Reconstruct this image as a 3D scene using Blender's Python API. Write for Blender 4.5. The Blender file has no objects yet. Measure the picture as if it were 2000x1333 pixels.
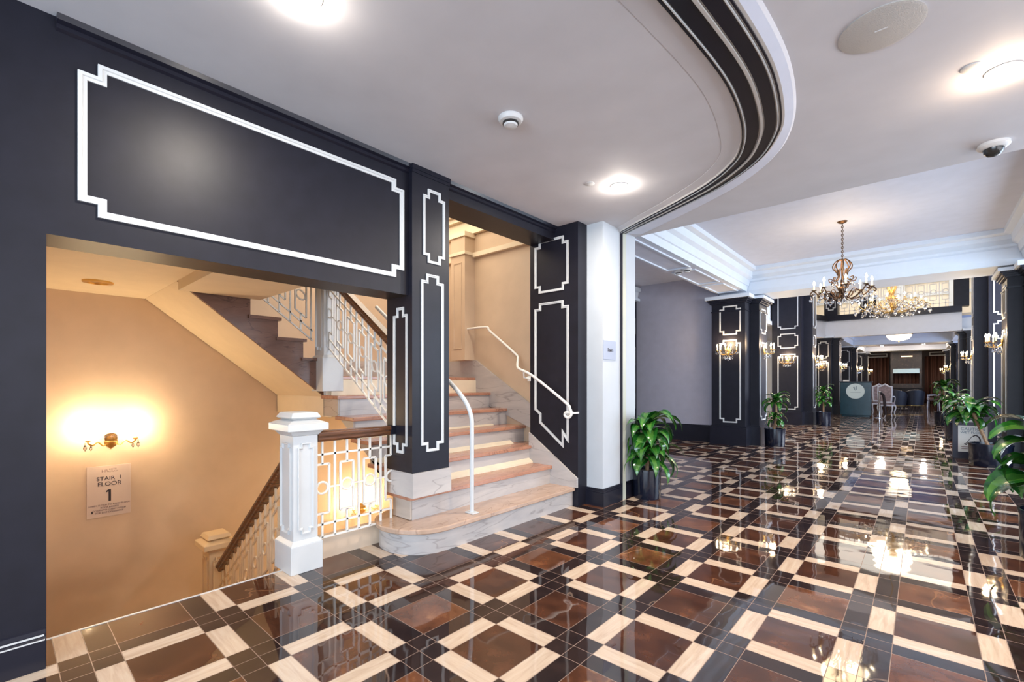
import bpy, math, random
from mathutils import Vector, Matrix
R = math.radians
PI = math.pi
random.seed(7)
scn = bpy.context.scene
COL = scn.collection

# ---------------------------------------------------------------- camera
cd = bpy.data.cameras.new('camera')
cam = bpy.data.objects.new('camera', cd); COL.objects.link(cam)
cd.sensor_fit = 'HORIZONTAL'; cd.sensor_width = 36.0
cd.lens = 36.0 * 899.58 / 2000.0
cd.shift_y = (748.26 - 666.5) / 2000.0
cd.clip_start = 0.05; cd.clip_end = 200
cam.location = (0, 0, 1.3)
cam.rotation_euler = (PI / 2, 0, 0.7273)
scn.camera = cam
scn.view_settings.view_transform = 'Standard'
scn.view_settings.look = 'None'
scn.view_settings.gamma = 1.0
scn.view_settings.use_curve_mapping = False
scn.view_settings.exposure = 0.0

# ---------------------------------------------------------------- world + daylight through the entrance glazing + added fill lamps
w = bpy.data.worlds.new('world'); scn.world = w; w.use_nodes = True
bg = w.node_tree.nodes['Background']
bg.inputs['Color'].default_value = (0.62, 0.78, 1.0, 1); bg.inputs['Strength'].default_value = 0.8

def area(name, loc, rot, sx, sy, power, color, spread=180):
    l = bpy.data.lights.new(name, 'AREA'); l.shape = 'RECTANGLE'; l.size = sx; l.size_y = sy
    l.energy = power; l.color = color; l.spread = R(spread)
    o = bpy.data.objects.new(name, l); o.location = loc; o.rotation_euler = rot; COL.objects.link(o); return o
def point(name, loc, power, color, radius=0.05):
    l = bpy.data.lights.new(name, 'POINT'); l.energy = power; l.color = color; l.shadow_soft_size = radius
    o = bpy.data.objects.new(name, l); o.location = loc; COL.objects.link(o); return o
DAY = (0.66, 0.82, 1.0); WARM = (1.0, 0.72, 0.42); WHITE = (1.0, 0.9, 0.78)
area('daylight_entrance', (0.2, -3.9, 1.7), (R(90), 0, 0), 6.0, 2.4, 420, DAY)
area('daylight_side', (3.9, 2.0, 1.6), (R(90), 0, R(90)), 6.0, 2.2, 190, (0.86, 0.9, 1.0))
area('daylight_corridor', (3.3, 7.8, 1.9), (R(90), 0, R(90)), 4.0, 2.4, 300, DAY)
area('daylight_atrium', (3.3, 14.2, 3.0), (R(90), 0, R(90)), 4.5, 4.5, 850, (0.78, 0.86, 1.0))
area('daylight_lounge', (3.3, 26.5, 1.9), (R(90), 0, R(90)), 5.0, 2.2, 200, (0.5, 0.66, 1.0))
area('gallery_fill', (-0.8, 25.6, 6.3), (0, 0, 0), 6.0, 4.5, 190, (1.0, 0.93, 0.82))  # added fill to brighten the gallery, stands for unseen ceiling lights
area('atrium_light', (-0.8, 17.0, 6.4), (0, 0, 0), 5.0, 8.0, 70, (0.95, 0.93, 1.0))
area('aisle_light', (-4.4, 14.0, 3.05), (0, 0, 0), 1.2, 5.0, 90, (1.0, 0.86, 0.62))
area('stairwell_fill', (-4.75, 3.1, 3.6), (0, 0, 0), 1.9, 2.0, 52, (1.0, 0.86, 0.68))  # extra warm fill for the whole stairwell, no fitting hangs here
area('lower_stair_light', (-4.3, 3.2, 0.25), (0, R(35), 0), 1.0, 1.4, 22, (1.0, 0.78, 0.5))

# ---------------------------------------------------------------- materials
MATS = {}
def nt_new(name):
    m = bpy.data.materials.new(name); m.use_nodes = True
    return m, m.node_tree, m.node_tree.nodes['Principled BSDF']
class G:
    """tiny shader-graph writer"""
    def __init__(s, nt): s.nt = nt
    def n(s, t, **k):
        nd = s.nt.nodes.new(t)
        for a, b in k.items(): setattr(nd, a, b)
        return nd
    def put(s, sock, v):
        if isinstance(v, bpy.types.NodeSocket): s.nt.links.new(v, sock)
        elif isinstance(v, (tuple, list)) and len(v) == 3 and sock.type == 'RGBA': sock.default_value = (*v, 1)
        else: sock.default_value = v
    def m(s, op, a, b=0.0, c=0.0):
        nd = s.n('ShaderNodeMath', operation=op)
        s.put(nd.inputs[0], a); s.put(nd.inputs[1], b); s.put(nd.inputs[2], c); return nd.outputs[0]
    def mix(s, f, a, b):
        nd = s.n('ShaderNodeMix', data_type='RGBA')
        s.put(nd.inputs[0], f); s.put(nd.inputs[6], a); s.put(nd.inputs[7], b); return nd.outputs[2]
    def pos(s): return s.n('ShaderNodeNewGeometry').outputs['Position']
    def obj(s): return s.n('ShaderNodeTexCoord').outputs['Object']
    def noise(s, vec, scale, detail=3, rough=0.5, dist=0.0, out=0):
        nd = s.n('ShaderNodeTexNoise'); s.put(nd.inputs['Vector'], vec)
        nd.inputs['Scale'].default_value = scale; nd.inputs['Detail'].default_value = detail
        nd.inputs['Roughness'].default_value = rough; nd.inputs['Distortion'].default_value = dist
        return nd.outputs[out]
    def ramp(s, f, stops, interp='LINEAR'):
        nd = s.n('ShaderNodeValToRGB'); cr = nd.color_ramp; cr.interpolation = interp
        while len(cr.elements) < len(stops): cr.elements.new(0.5)
        for e, (p, c) in zip(cr.elements, stops): e.position = p; e.color = (*c, 1) if len(c) == 3 else c
        s.put(nd.inputs[0], f); return nd.outputs[0]
    def bump(s, h, strength, dist=0.01):
        nd = s.n('ShaderNodeBump'); s.put(nd.inputs['Height'], h)
        nd.inputs['Strength'].default_value = strength; nd.inputs['Distance'].default_value = dist
        return nd.outputs[0]
    def scale(s, vec, v):
        nd = s.n('ShaderNodeMapping'); s.put(nd.inputs[0], vec); nd.inputs['Scale'].default_value = v; return nd.outputs[0]

def plain(name, col, rough=0.5, metal=0.0, var=0.0, bump=0.0, scale=6.0, spec=None, coat=0.0):
    m, nt, b = nt_new(name); g = G(nt)
    b.inputs['Base Color'].default_value = (*col, 1); b.inputs['Roughness'].default_value = rough
    b.inputs['Metallic'].default_value = metal
    if spec is not None: b.inputs['Specular IOR Level'].default_value = spec
    if coat: b.inputs['Coat Weight'].default_value = coat; b.inputs['Coat Roughness'].default_value = 0.1
    n = g.noise(g.pos(), scale, 4)
    if var:
        c2 = tuple(max(0, x * (1 - var)) for x in col); c3 = tuple(min(1, x * (1 + var)) for x in col)
        g.put(b.inputs['Base Color'], g.ramp(n, [(0.3, c2), (0.7, c3)]))
    if bump: g.put(b.inputs['Normal'], g.bump(n, bump))
    MATS[name] = m; return m
BLACK = plain('black_paint', (0.010, 0.010, 0.017), 0.42, var=0.15, bump=0.05, scale=9, spec=0.28)
BLACK2 = plain('black_paint_smooth', (0.010, 0.010, 0.018), 0.3, var=0.1, spec=0.35)
TRIM = plain('white_trim_paint', (0.58, 0.59, 0.59), 0.35, var=0.03)
CEIL = plain('ceiling_paint', (0.575, 0.56, 0.58), 0.75, var=0.04, bump=0.04, scale=3)
CEIL2 = plain('corridor_ceiling_paint', (0.62, 0.645, 0.74), 0.6, var=0.03)
CROWN = plain('crown_white', (0.66, 0.72, 0.80), 0.45, var=0.02)
BEIGE = plain('beige_wall_paint', (0.60, 0.455, 0.32), 0.6, var=0.05, bump=0.05, scale=4)
CREAM = plain('cream_plaster', (0.78, 0.67, 0.50), 0.6, var=0.03)
GREY = plain('grey_wall_paint', (0.46, 0.45, 0.52), 0.6, var=0.04)
WHITEW = plain('white_wall_paint', (0.64, 0.665, 0.72), 0.5, var=0.02)
IRON = plain('white_iron', (0.78, 0.76, 0.71), 0.4)
BRASS = plain('brass', (0.75, 0.5, 0.17), 0.28, 1.0, var=0.15)
BRONZE = plain('aged_bronze', (0.12, 0.065, 0.035), 0.4, 0.9, var=0.2)
CHROME = plain('chrome', (0.8, 0.82, 0.85), 0.1, 1.0)
POT = plain('black_pot', (0.006, 0.008, 0.018), 0.18, var=0.1)
SOIL = plain('soil', (0.08, 0.05, 0.035), 0.9, var=0.4, bump=0.8, scale=60)
BARK = plain('cane_bark', (0.30, 0.18, 0.10), 0.8, var=0.3, bump=0.5, scale=40)
PLASTIC = plain('white_plastic', (0.62, 0.61, 0.60), 0.4)
DARKPL = plain('dark_plastic', (0.02, 0.02, 0.02), 0.2)
GREEN = plain('teal_laminate', (0.012, 0.045, 0.065), 0.22, var=0.15)
PAPER = plain('sign_white', (0.72, 0.70, 0.66), 0.5)
SIGNBG = plain('sign_pale_panel', (0.62, 0.50, 0.42), 0.4)
GREYSIGN = plain('sign_grey_panel', (0.34, 0.38, 0.48), 0.45)
OVAL = plain('sign_oval_pale', (0.60, 0.70, 0.68), 0.4)
INK = plain('ink', (0.02, 0.01, 0.012), 0.5)
INKL = plain('ink_light', (0.25, 0.17, 0.15), 0.5)
INKG = plain('ink_greygreen', (0.36, 0.46, 0.46), 0.5)
INKD = plain('ink_slate', (0.12, 0.17, 0.22), 0.5)
GROUTC = plain('speaker_mesh', (0.46, 0.43, 0.40), 0.7, bump=0.3, scale=200)
NAVYV = plain('navy_velvet', (0.006, 0.007, 0.014), 0.45, var=0.2)
CHAIRF = plain('silver_carved_wood', (0.62, 0.62, 0.66), 0.35)
CHAIRC = plain('taupe_upholstery', (0.30, 0.22, 0.22), 0.6, var=0.3, scale=14)
BROWNC = plain('brown_upholstery', (0.10, 0.055, 0.05), 0.6)
METALLEG = plain('grey_metal_leg', (0.35, 0.33, 0.36), 0.3, 0.8)
CREAMCLOTH = plain('cream_cloth', (0.7, 0.6, 0.5), 0.7)

def wood():
    m, nt, b = nt_new('polished_wood'); g = G(nt)
    n = g.noise(g.scale(g.obj(), (1, 1, 12)), 5, 5, 0.6, 1.0)
    g.put(b.inputs['Base Color'], g.ramp(n, [(0.3, (0.055, 0.018, 0.007)), (0.7, (0.19, 0.075, 0.03))]))
    b.inputs['Roughness'].default_value = 0.22; return m
WOOD = wood()
def veined(name, base, dark, vein, tscale, rough, wave=(1, 1, 3.0)):
    m, nt, b = nt_new(name); g = G(nt)
    p = g.scale(g.pos(), wave)
    w_ = g.noise(p, tscale, 5, 0.6, 1.2)
    v = g.m('ABSOLUTE', g.m('SUBTRACT', g.noise(p, tscale * 0.8, 3, 0.5, .5), 0.5))
    vm = g.ramp(v, [(0.0, (1, 1, 1)), (0.010, (0, 0, 0))])
    c = g.ramp(w_, [(0.3, dark), (0.7, base)])
    g.put(b.inputs['Base Color'], g.mix(g.m('MULTIPLY', vm, 0.65), c, vein))
    b.inputs['Roughness'].default_value = rough; return m
RISER = veined('grey_veined_marble', (0.52, 0.48, 0.45), (0.40, 0.37, 0.36), (0.24, 0.21, 0.2), 2.2, 0.3, (.55, .55, 2.6))
TREAD = veined('pink_brown_marble', (0.50, 0.25, 0.16), (0.36, 0.17, 0.11), (0.18, 0.09, 0.06), 4.0, 0.2, (2.5, 1, 1))
TREAD0 = veined('tan_marble', (0.54, 0.37, 0.27), (0.40, 0.27, 0.19), (0.28, 0.17, 0.12), 3.0, 0.16, (2.5, 1, 1))
STRINGER = veined('brown_veined_marble', (0.20, 0.105, 0.075), (0.13, 0.065, 0.045), (0.05, 0.025, 0.02), 3.0, 0.25, (1, 1.0, 3.5))
FIREPL = veined('dark_emperador_marble', (0.05, 0.033, 0.03), (0.025, 0.018, 0.017), (0.16, 0.10, 0.075), 2.5, 0.3, (1, 1, 1))

def emis(name, col, s):
    m, nt, b = nt_new(name)
    b.inputs['Base Color'].default_value = (*col, 1)
    b.inputs['Emission Color'].default_value = (*col, 1); b.inputs['Emission Strength'].default_value = s
    return m
BULB = emis('lit_bulb', (1.0, 0.82, 0.55), 40)
LAMPW = emis('lit_downlight', (1.0, 0.95, 0.85), 60)
DOME = emis('lit_alabaster', (1.0, 0.85, 0.68), 2.6)
CANDLE = emis('glowing_candle_sleeve', (1.0, 0.75, 0.4), 1.2)
def glass():
    m, nt, b = nt_new('crystal_glass')
    b.inputs['Base Color'].default_value = (1, 1, 1, 1); b.inputs['Transmission Weight'].default_value = 1.0
    b.inputs['Roughness'].default_value = 0.02; b.inputs['IOR'].default_value = 1.6
    return m
CRYSTAL = glass()
def leafmat():
    m, nt, b = nt_new('dracaena_leaf'); g = G(nt)
    uv = g.n('ShaderNodeUVMap').outputs[0]
    sx = g.n('ShaderNodeSeparateXYZ'); g.put(sx.inputs[0], uv)
    d = g.m('ABSOLUTE', g.m('SUBTRACT', sx.outputs[0], 0.5))
    stripe = g.m('MULTIPLY', g.m('LESS_THAN', d, 0.22), g.noise(g.pos(), 7, 2))
    n = g.noise(g.pos(), 9, 3)
    c = g.ramp(n, [(0.3, (0.004, 0.042, 0.007)), (0.7, (0.022, 0.15, 0.016))])
    g.put(b.inputs['Base Color'], g.mix(g.m('MULTIPLY', stripe, 0.9), c, (0.13, 0.32, 0.05)))
    b.inputs['Roughness'].default_value = 0.22
    b.inputs['Coat Weight'].default_value = 0.4
    return m
LEAF = leafmat()
def curtain():
    m, nt, b = nt_new('brown_curtain'); g = G(nt)
    n = g.noise(g.scale(g.pos(), (9, 9, 0.1)), 2, 3)
    g.put(b.inputs['Base Color'], g.ramp(n, [(0.35, (0.07, 0.03, 0.022)), (0.65, (0.22, 0.105, 0.08))]))
    b.inputs['Roughness'].default_value = 0.6; return m
CURTAIN = curtain()

P = 1.3 / 2.4335
def tiles():
    """polished marble: alternate cells framed in travertine / dark strips, grout between"""
    m, nt, b = nt_new('marble_tile_floor'); g = G(nt)
    pos = g.pos(); sp = g.n('ShaderNodeSeparateXYZ'); g.put(sp.inputs[0], pos)
    u = g.m('ADD', g.m('DIVIDE', sp.outputs[0], P), 100.4046)
    v = g.m('ADD', g.m('DIVIDE', sp.outputs[1], P), 94.439)
    fu, fv = g.m('FRACT', u), g.m('FRACT', v)
    iu, iv = g.m('FLOOR', u), g.m('FLOOR', v)
    par = g.m('MODULO', g.m('ADD', iu, iv), 2.0)
    odd = g.m('GREATER_THAN', par, 0.5)           # even = travertine framed
    def inside(f): return g.m('MULTIPLY', g.m('GREATER_THAN', f, 0.2), g.m('LESS_THAN', f, 0.8))
    au, av = inside(fu), inside(fv)
    sq = g.m('MULTIPLY', au, av)
    bar = g.m('SUBTRACT', g.m('MAXIMUM', au, av), sq)
    wbar = g.m('MULTIPLY', bar, g.m('SUBTRACT', 1.0, odd))
    # id per tile for variation
    cu = g.m('ADD', g.m('GREATER_THAN', fu, 0.2), g.m('GREATER_THAN', fu, 0.8))
    cv = g.m('ADD', g.m('GREATER_THAN', fv, 0.2), g.m('GREATER_THAN', fv, 0.8))
    idu = g.m('MULTIPLY_ADD', iu, 3.0, cu); idv = g.m('MULTIPLY_ADD', iv, 3.0, cv)
    cmb = g.n('ShaderNodeCombineXYZ'); g.put(cmb.inputs[0], idu); g.put(cmb.inputs[1], idv)
    wn = g.n('ShaderNodeTexWhiteNoise'); wn.noise_dimensions = '2D'; g.put(wn.inputs['Vector'], cmb.outputs[0])
    rnd = wn.outputs[0]
    off = g.n('ShaderNodeVectorMath', operation='SCALE'); g.put(off.inputs[0], cmb.outputs[0]); off.inputs[3].default_value = 3.7
    pv = g.n('ShaderNodeVectorMath', operation='ADD'); g.put(pv.inputs[0], pos); g.put(pv.inputs[1], off.outputs[0])
    pt = pv.outputs[0]
    # travertine with grain along the bar
    vert = g.m('GREATER_THAN', g.m('MULTIPLY', av, g.m('SUBTRACT', 1.0, au)), 0.5)
    na = g.noise(g.scale(pt, (4, 34, 4)), 1.0, 5, 0.6, 0.6); nb_ = g.noise(g.scale(pt, (34, 4, 4)), 1.0, 5, 0.6, 0.6)
    n1 = g.m('ADD', g.m('MULTIPLY', vert, nb_), g.m('MULTIPLY', g.m('SUBTRACT', 1.0, vert), na))
    trav = g.ramp(n1, [(0.25, (0.47, 0.345, 0.245)), (0.5, (0.585, 0.45, 0.335)), (0.78, (0.66, 0.55, 0.43))])
    # brown squares: cloudy
    n2 = g.noise(pt, 5.0, 6, 0.62, 0.35)
    rich = g.ramp(n2, [(0.36, (0.075, 0.028, 0.014)), (0.58, (0.155, 0.058, 0.026)), (0.78, (0.36, 0.16, 0.07))])
    deep = g.ramp(n2, [(0.42, (0.050, 0.020, 0.012)), (0.62, (0.095, 0.036, 0.019)), (0.82, (0.22, 0.085, 0.038))])
    dark = g.ramp(n2, [(0.4, (0.019, 0.012, 0.012)), (0.7, (0.042, 0.024, 0.020))])
    sqc = g.mix(g.m('MULTIPLY', odd, g.m('GREATER_THAN', rnd, 0.35)), deep, rich)
    vv = g.m('ABSOLUTE', g.m('SUBTRACT', g.noise(g.scale(pt, (1, 0.55, 1)), 1.6, 3, 0.45, 0.5), 0.5))
    vein = g.m('MULTIPLY', g.ramp(vv, [(0.0, (1, 1, 1)), (0.0042, (0, 0, 0))]), g.m('GREATER_THAN', rnd, 0.45))
    vcol = g.mix(sq, (0.45, 0.32, 0.24), (0.38, 0.19, 0.09))
    c = g.mix(sq, dark, sqc)
    c = g.mix(g.m('MULTIPLY', vein, g.m('MULTIPLY_ADD', sq, 0.4, g.m('MULTIPLY', g.m('GREATER_THAN', rnd, 0.8), 0.35))), c, vcol)
    c = g.mix(wbar, c, trav)
    # grout
    def near(f, t):
        return g.m('LESS_THAN', g.m('ABSOLUTE', g.m('SUBTRACT', f, t)), 0.0032)
    def lines(f):
        a = g.m('MAXIMUM', near(f, 0.2), near(f, 0.8))
        return g.m('MAXIMUM', a, g.m('MAXIMUM', g.m('LESS_THAN', f, 0.0032), g.m('GREATER_THAN', f, 0.9968)))
    gl = g.m('MAXIMUM', lines(fu), lines(fv))
    c = g.mix(gl, c, g.mix(wbar, (0.24, 0.16, 0.12), (0.16, 0.10, 0.07)))
    # slight warm-wood zone far down the hall
    farw = g.m('GREATER_THAN', sp.outputs[1], 27.6)
    strip = g.m('LESS_THAN', g.m('FRACT', g.m('DIVIDE', sp.outputs[0], 1.35)), 0.17)
    c = g.mix(farw, c, g.mix(strip, (0.05, 0.025, 0.02), (0.28, 0.2, 0.16)))
    g.put(b.inputs['Base Color'], c)
    g.put(b.inputs['Roughness'], g.m('MULTIPLY_ADD', gl, 0.4, g.m('MULTIPLY_ADD', rnd, 0.03, 0.02)))
    # each slab sits a hair out of level + gentle waviness
    wv = g.noise(pos, 2.3, 2, 0.5)
    nb = g.bump(wv, 0.05, 0.06)
    g.put(b.inputs['Normal'], nb)
    b.inputs['IOR'].default_value = 1.62
    return m
FLOORM = tiles()

# ---------------------------------------------------------------- mesh helpers
class MB:
    def __init__(s): s.v = []; s.f = []; s.uv = None
    def add(s, vs, fs):
        o = len(s.v); s.v += [tuple(x) for x in vs]; s.f += [tuple(i + o for i in f) for f in fs]; return s
    def box(s, x0, x1, y0, y1, z0, z1):
        x0, x1 = min(x0, x1), max(x0, x1); y0, y1 = min(y0, y1), max(y0, y1); z0, z1 = min(z0, z1), max(z0, z1)
        return s.add([(x0, y0, z0), (x1, y0, z0), (x1, y1, z0), (x0, y1, z0), (x0, y0, z1), (x1, y0, z1), (x1, y1, z1), (x0, y1, z1)],
                     [(0, 3, 2, 1), (4, 5, 6, 7), (0, 1, 5, 4), (1, 2, 6, 5), (2, 3, 7, 6), (3, 0, 4, 7)])
    def taper(s, c, b, t, z0, z1):   # rectangular frustum centred c, half sizes b -> t
        (cx, cy) = c
        vs = [(cx + sx * q[0], cy + sy * q[1], z) for q, z in ((b, z0), (t, z1)) for sx, sy in ((-1, -1), (1, -1), (1, 1), (-1, 1))]
        return s.add(vs, [(0, 3, 2, 1), (4, 5, 6, 7), (0, 1, 5, 4), (1, 2, 6, 5), (2, 3, 7, 6), (3, 0, 4, 7)])
    def prism(s, poly, axis, a, b):
        """extrude 2-D polygon; axis 'x': poly=(y,z); 'y': (x,z); 'z': (x,y)"""
        n = len(poly)
        def mk(p, t): return {'x': (t, p[0], p[1]), 'y': (p[0], t, p[1]), 'z': (p[0], p[1], t)}[axis]
        vs = [mk(p, a) for p in poly] + [mk(p, b) for p in poly]
        fs = [tuple(range(n - 1, -1, -1)), tuple(range(n, 2 * n))] + [(i, (i + 1) % n, n + (i + 1) % n, n + i) for i in range(n)]
        return s.add(vs, fs)
    def bar(s, a, b, w, t, up=(0, 0, 1)):
        a = Vector(a); b = Vector(b); d = (b - a)
        if d.length < 1e-6: return s
        d.normalize(); u = Vector(up)
        if abs(d.dot(u)) > 0.98: u = Vector((0, 1, 0)) if abs(d.y) < 0.9 else Vector((1, 0, 0))
        r = d.cross(u).normalized(); u = r.cross(d).normalized()
        vs = [p + r * (sx * w / 2) + u * (sy * t / 2) for p in (a, b) for sx, sy in ((-1, -1), (1, -1), (1, 1), (-1, 1))]
        return s.add(vs, [(0, 3, 2, 1), (4, 5, 6, 7), (0, 1, 5, 4), (1, 2, 6, 5), (2, 3, 7, 6), (3, 0, 4, 7)])
    def tube(s, pts, r, n=8, closed=False):
        pts = [Vector(p) for p in pts]; N = len(pts)
        rr = r if isinstance(r, (list, tuple)) else [r] * N
        rings = []; prev = None
        for i, p in enumerate(pts):
            if closed: d = pts[(i + 1) % N] - pts[i - 1]
            else: d = pts[min(i + 1, N - 1)] - pts[max(i - 1, 0)]
            d.normalize()
            if prev is None:
                u = Vector((0, 0, 1)) if abs(d.z) < 0.9 else Vector((1, 0, 0))
            else: u = prev
            u = (u - d * u.dot(d));
            if u.length < 1e-5: u = d.orthogonal()
            u.normalize(); prev = u; v = d.cross(u)
            rings.append([p + (u * math.cos(2 * PI * k / n) + v * math.sin(2 * PI * k / n)) * rr[i] for k in range(n)])
        vs = [q for ring in rings for q in ring]; fs = []
        for i in range(N if closed else N - 1):
            a = i * n; b = ((i + 1) % N) * n
            for k in range(n): fs.append((a + k, a + (k + 1) % n, b + (k + 1) % n, b + k))
        if not closed: fs += [tuple(range(n - 1, -1, -1)), tuple(range((N - 1) * n, N * n))]
        return s.add(vs, fs)
    def lathe(s, prof, c=(0, 0, 0), n=24, sy=1.0):
        vs = []; fs = []; m_ = len(prof)
        for k in range(n):
            a = 2 * PI * k / n
            for r, z in prof: vs.append((c[0] + r * math.cos(a), c[1] + r * math.sin(a) * sy, c[2] + z))
        for k in range(n):
            a = k * m_; b = ((k + 1) % n) * m_
            for i in range(m_ - 1): fs.append((a + i, b + i, b + i + 1, a + i + 1))
        fs.append(tuple(k * m_ for k in range(n - 1, -1, -1))); fs.append(tuple(k * m_ + m_ - 1 for k in range(n)))
        return s.add(vs, fs)
    def ball(s, c, r, n=10, m_=6, sz=1.0):
        prof = [(max(1e-4, r * math.sin(PI * i / m_)), -r * sz * math.cos(PI * i / m_)) for i in range(m_ + 1)]
        return s.lathe(prof, c, n)
    def loopsweep(s, poly, prof, fn):
        """sweep profile [(inward offset, height)] round a closed CCW polygon; fn maps (a,b,h)->xyz"""
        n = len(poly); rings = []
        for off, h in prof:
            ring = []
            for i in range(n):
                p0, p1, p2 = Vector(poly[i - 1]), Vector(poly[i]), Vector(poly[(i + 1) % n])
                d1 = (p1 - p0).normalized(); d2 = (p2 - p1).normalized()
                n1 = Vector((-d1.y, d1.x)); n2 = Vector((-d2.y, d2.x))
                k = n1 + n2; k = k / max(0.15, k.dot(n1))
                q = p1 + k * off; ring.append(fn(q.x, q.y, h))
            rings.append(ring)
        vs = [q for r_ in rings for q in r_]; fs = []
        for j in range(len(prof)):
            a = j * n; b = ((j + 1) % len(prof)) * n
            for i in range(n): fs.append((a + i, b + i, b + (i + 1) % n, a + (i + 1) % n))
        return s.add(vs, fs)
    def build(s, name, mat, parent=None, world=True, smooth=False, bevel=0.0, kind=None):
        me = bpy.data.meshes.new(name)
        off = Vector((0, 0, 0))
        if parent is not None and world:
            q = parent
            while q is not None: off += q.location; q = q.parent
        me.from_pydata([tuple(Vector(v) - off) for v in s.v], [], s.f)
        me.validate(); me.update()
        import bmesh
        bm = bmesh.new(); bm.from_mesh(me); bmesh.ops.recalc_face_normals(bm, faces=bm.faces); bm.to_mesh(me); bm.free()
        if smooth:
            me.shade_smooth(); me.set_sharp_from_angle(angle=R(40))
        me.materials.append(mat)
        o = bpy.data.objects.new(name, me); COL.objects.link(o)
        if parent is not None: o.parent = parent
        if bevel:
            b = o.modifiers.new('b', 'BEVEL'); b.width = bevel; b.segments = 2; b.limit_method = 'ANGLE'
        if kind: o['kind'] = kind
        return o
def struct(name, mb, mat, **k): return mb.build(name, mat, kind='structure', **k)
def tag(o, label, cat, group=None):
    o['label'] = label; o['category'] = cat
    if group: o['group'] = group
    return o
def thing(name, loc, label, cat, group=None, rz=0):
    o = bpy.data.objects.new(name, None); o.empty_display_size = 0.1; COL.objects.link(o)
    o.location = loc; o.rotation_euler = (0, 0, rz); return tag(o, label, cat, group)
def kids(o): return [c for c in COL.objects if c.parent == o]
def dup(root, loc, rz=0, label=None, group=None, scale=None):
    r = root.copy(); COL.objects.link(r); r.location = loc; r.rotation_euler = (0, 0, rz)
    if scale: r.scale = (scale, scale, scale)
    if label: r['label'] = label
    if group: r['group'] = group
    for ch in list(root.children):
        c = ch.copy(); COL.objects.link(c); c.parent = r
        for gch in ch.children:
            d = gch.copy(); COL.objects.link(d); d.parent = c
    return r
def text(body, size, mat, name, parent, M, depth=0.0015, align='CENTER', bold=0.0, sx=1.0):
    cu = bpy.data.curves.new('t', 'FONT'); cu.body = body; cu.size = size; cu.extrude = depth; cu.align_x = align
    cu.offset = bold
    o = bpy.data.objects.new('t', cu); COL.objects.link(o)
    dg = bpy.context.evaluated_depsgraph_get(); me = bpy.data.meshes.new_from_object(o.evaluated_get(dg))
    bpy.data.objects.remove(o)
    me.transform(Matrix.Diagonal((sx, 1, 1, 1))); me.transform(M)
    me.materials.clear(); me.materials.append(mat)
    n = bpy.data.objects.new(name, me); COL.objects.link(n)
    if parent: n.parent = parent
    return n

# notched (stepped corner) panel outline, CCW
def notched(a0, a1, b0, b1, na, nb):
    return [(a0 + na, b0), (a1 - na, b0), (a1 - na, b0 + nb), (a1, b0 + nb), (a1, b1 - nb), (a1 - na, b1 - nb), (a1 - na, b1),
            (a0 + na, b1), (a0 + na, b1 - nb), (a0, b1 - nb), (a0, b0 + nb), (a0 + na, b0 + nb)]
def mprof(w_, d): return [(0, 0), (0, d), (w_ * .45, d), (w_ * .55, d * .55), (w_, d * .55), (w_, 0)]
def frame_x(mb, X, poly, w_, d, sgn=1):  mb.loopsweep(poly, mprof(w_, d), lambda a, b, h: (X + sgn * h, a, b)); return mb
def frame_y(mb, Y, poly, w_, d, sgn=-1): mb.loopsweep(poly, mprof(w_, d), lambda a, b, h: (a, Y + sgn * h, b)); return mb

# ================================================================ SETTING
CZ = 3.0
fl = MB()
fl.add([(-3.3, -4, 0), (4, -4, 0), (4, 5, 0), (-3.3, 5, 0)], [(0, 1, 2, 3)])
fl.add([(-3.3, -4, -0.3), (4, -4, -0.3), (4, 5, -0.3), (-3.3, 5, -0.3)], [(3, 2, 1, 0)])
fl.box(-3.3, 4, -4, 5, -0.3, 0); fl.f = fl.f[2:]; fl.v = fl.v[8:]; fl.f = [tuple(i - 8 for i in f) for f in fl.f]
fl.box(-5.3, 4, 5, 42, -0.3, 0)
struct('floor', fl, FLOORM)
# lobby ceiling + corridor ceilings
struct('ceiling', MB().box(-3.0, 4, -4, 4.97, CZ, CZ + 0.75), CEIL)
struct('ceiling', MB().box(-5.3, 3.5, 4.97, 10.5, 3.65, 3.8), CEIL2)
struct('ceiling', MB().box(-3.9, -5.3, 11.3, 22.6, 3.15, 3.3).box(-5.3, 3.5, 11.2, 30, 6.5, 6.7), CEIL2)
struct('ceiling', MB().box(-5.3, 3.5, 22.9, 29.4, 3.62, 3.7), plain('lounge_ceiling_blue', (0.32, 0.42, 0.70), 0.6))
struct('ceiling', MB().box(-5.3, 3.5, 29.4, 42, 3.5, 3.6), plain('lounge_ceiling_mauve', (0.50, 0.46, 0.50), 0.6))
# rear wall with glazed openings (behind the camera), right wall, far wall
rw = MB().box(-3.3, -2.6, -4.15, -4, 0, CZ).box(3.2, 4, -4.15, -4, 0, CZ).box(-3.3, 4, -4.15, -4, 2.8, CZ + 0.1).box(-3.3, 4, -4.15, -4, -0.1, 0.4)
for x in (-1.2, 0.2, 1.7): rw.box(x, x + 0.09, -4.12, -4.02, 0.4, 2.8)
struct('wall_rear', rw, WHITEW)
struct('wall_right', MB().box(4, 4.15, -4, 5, 0, CZ + .1), BEIGE)
struct('wall_right', MB().box(3.5, 3.65, 5, 42, 0, 6.6).box(3.5, 4.1, 4.97, 5.1, 0, 3.8), WHITEW)
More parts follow.
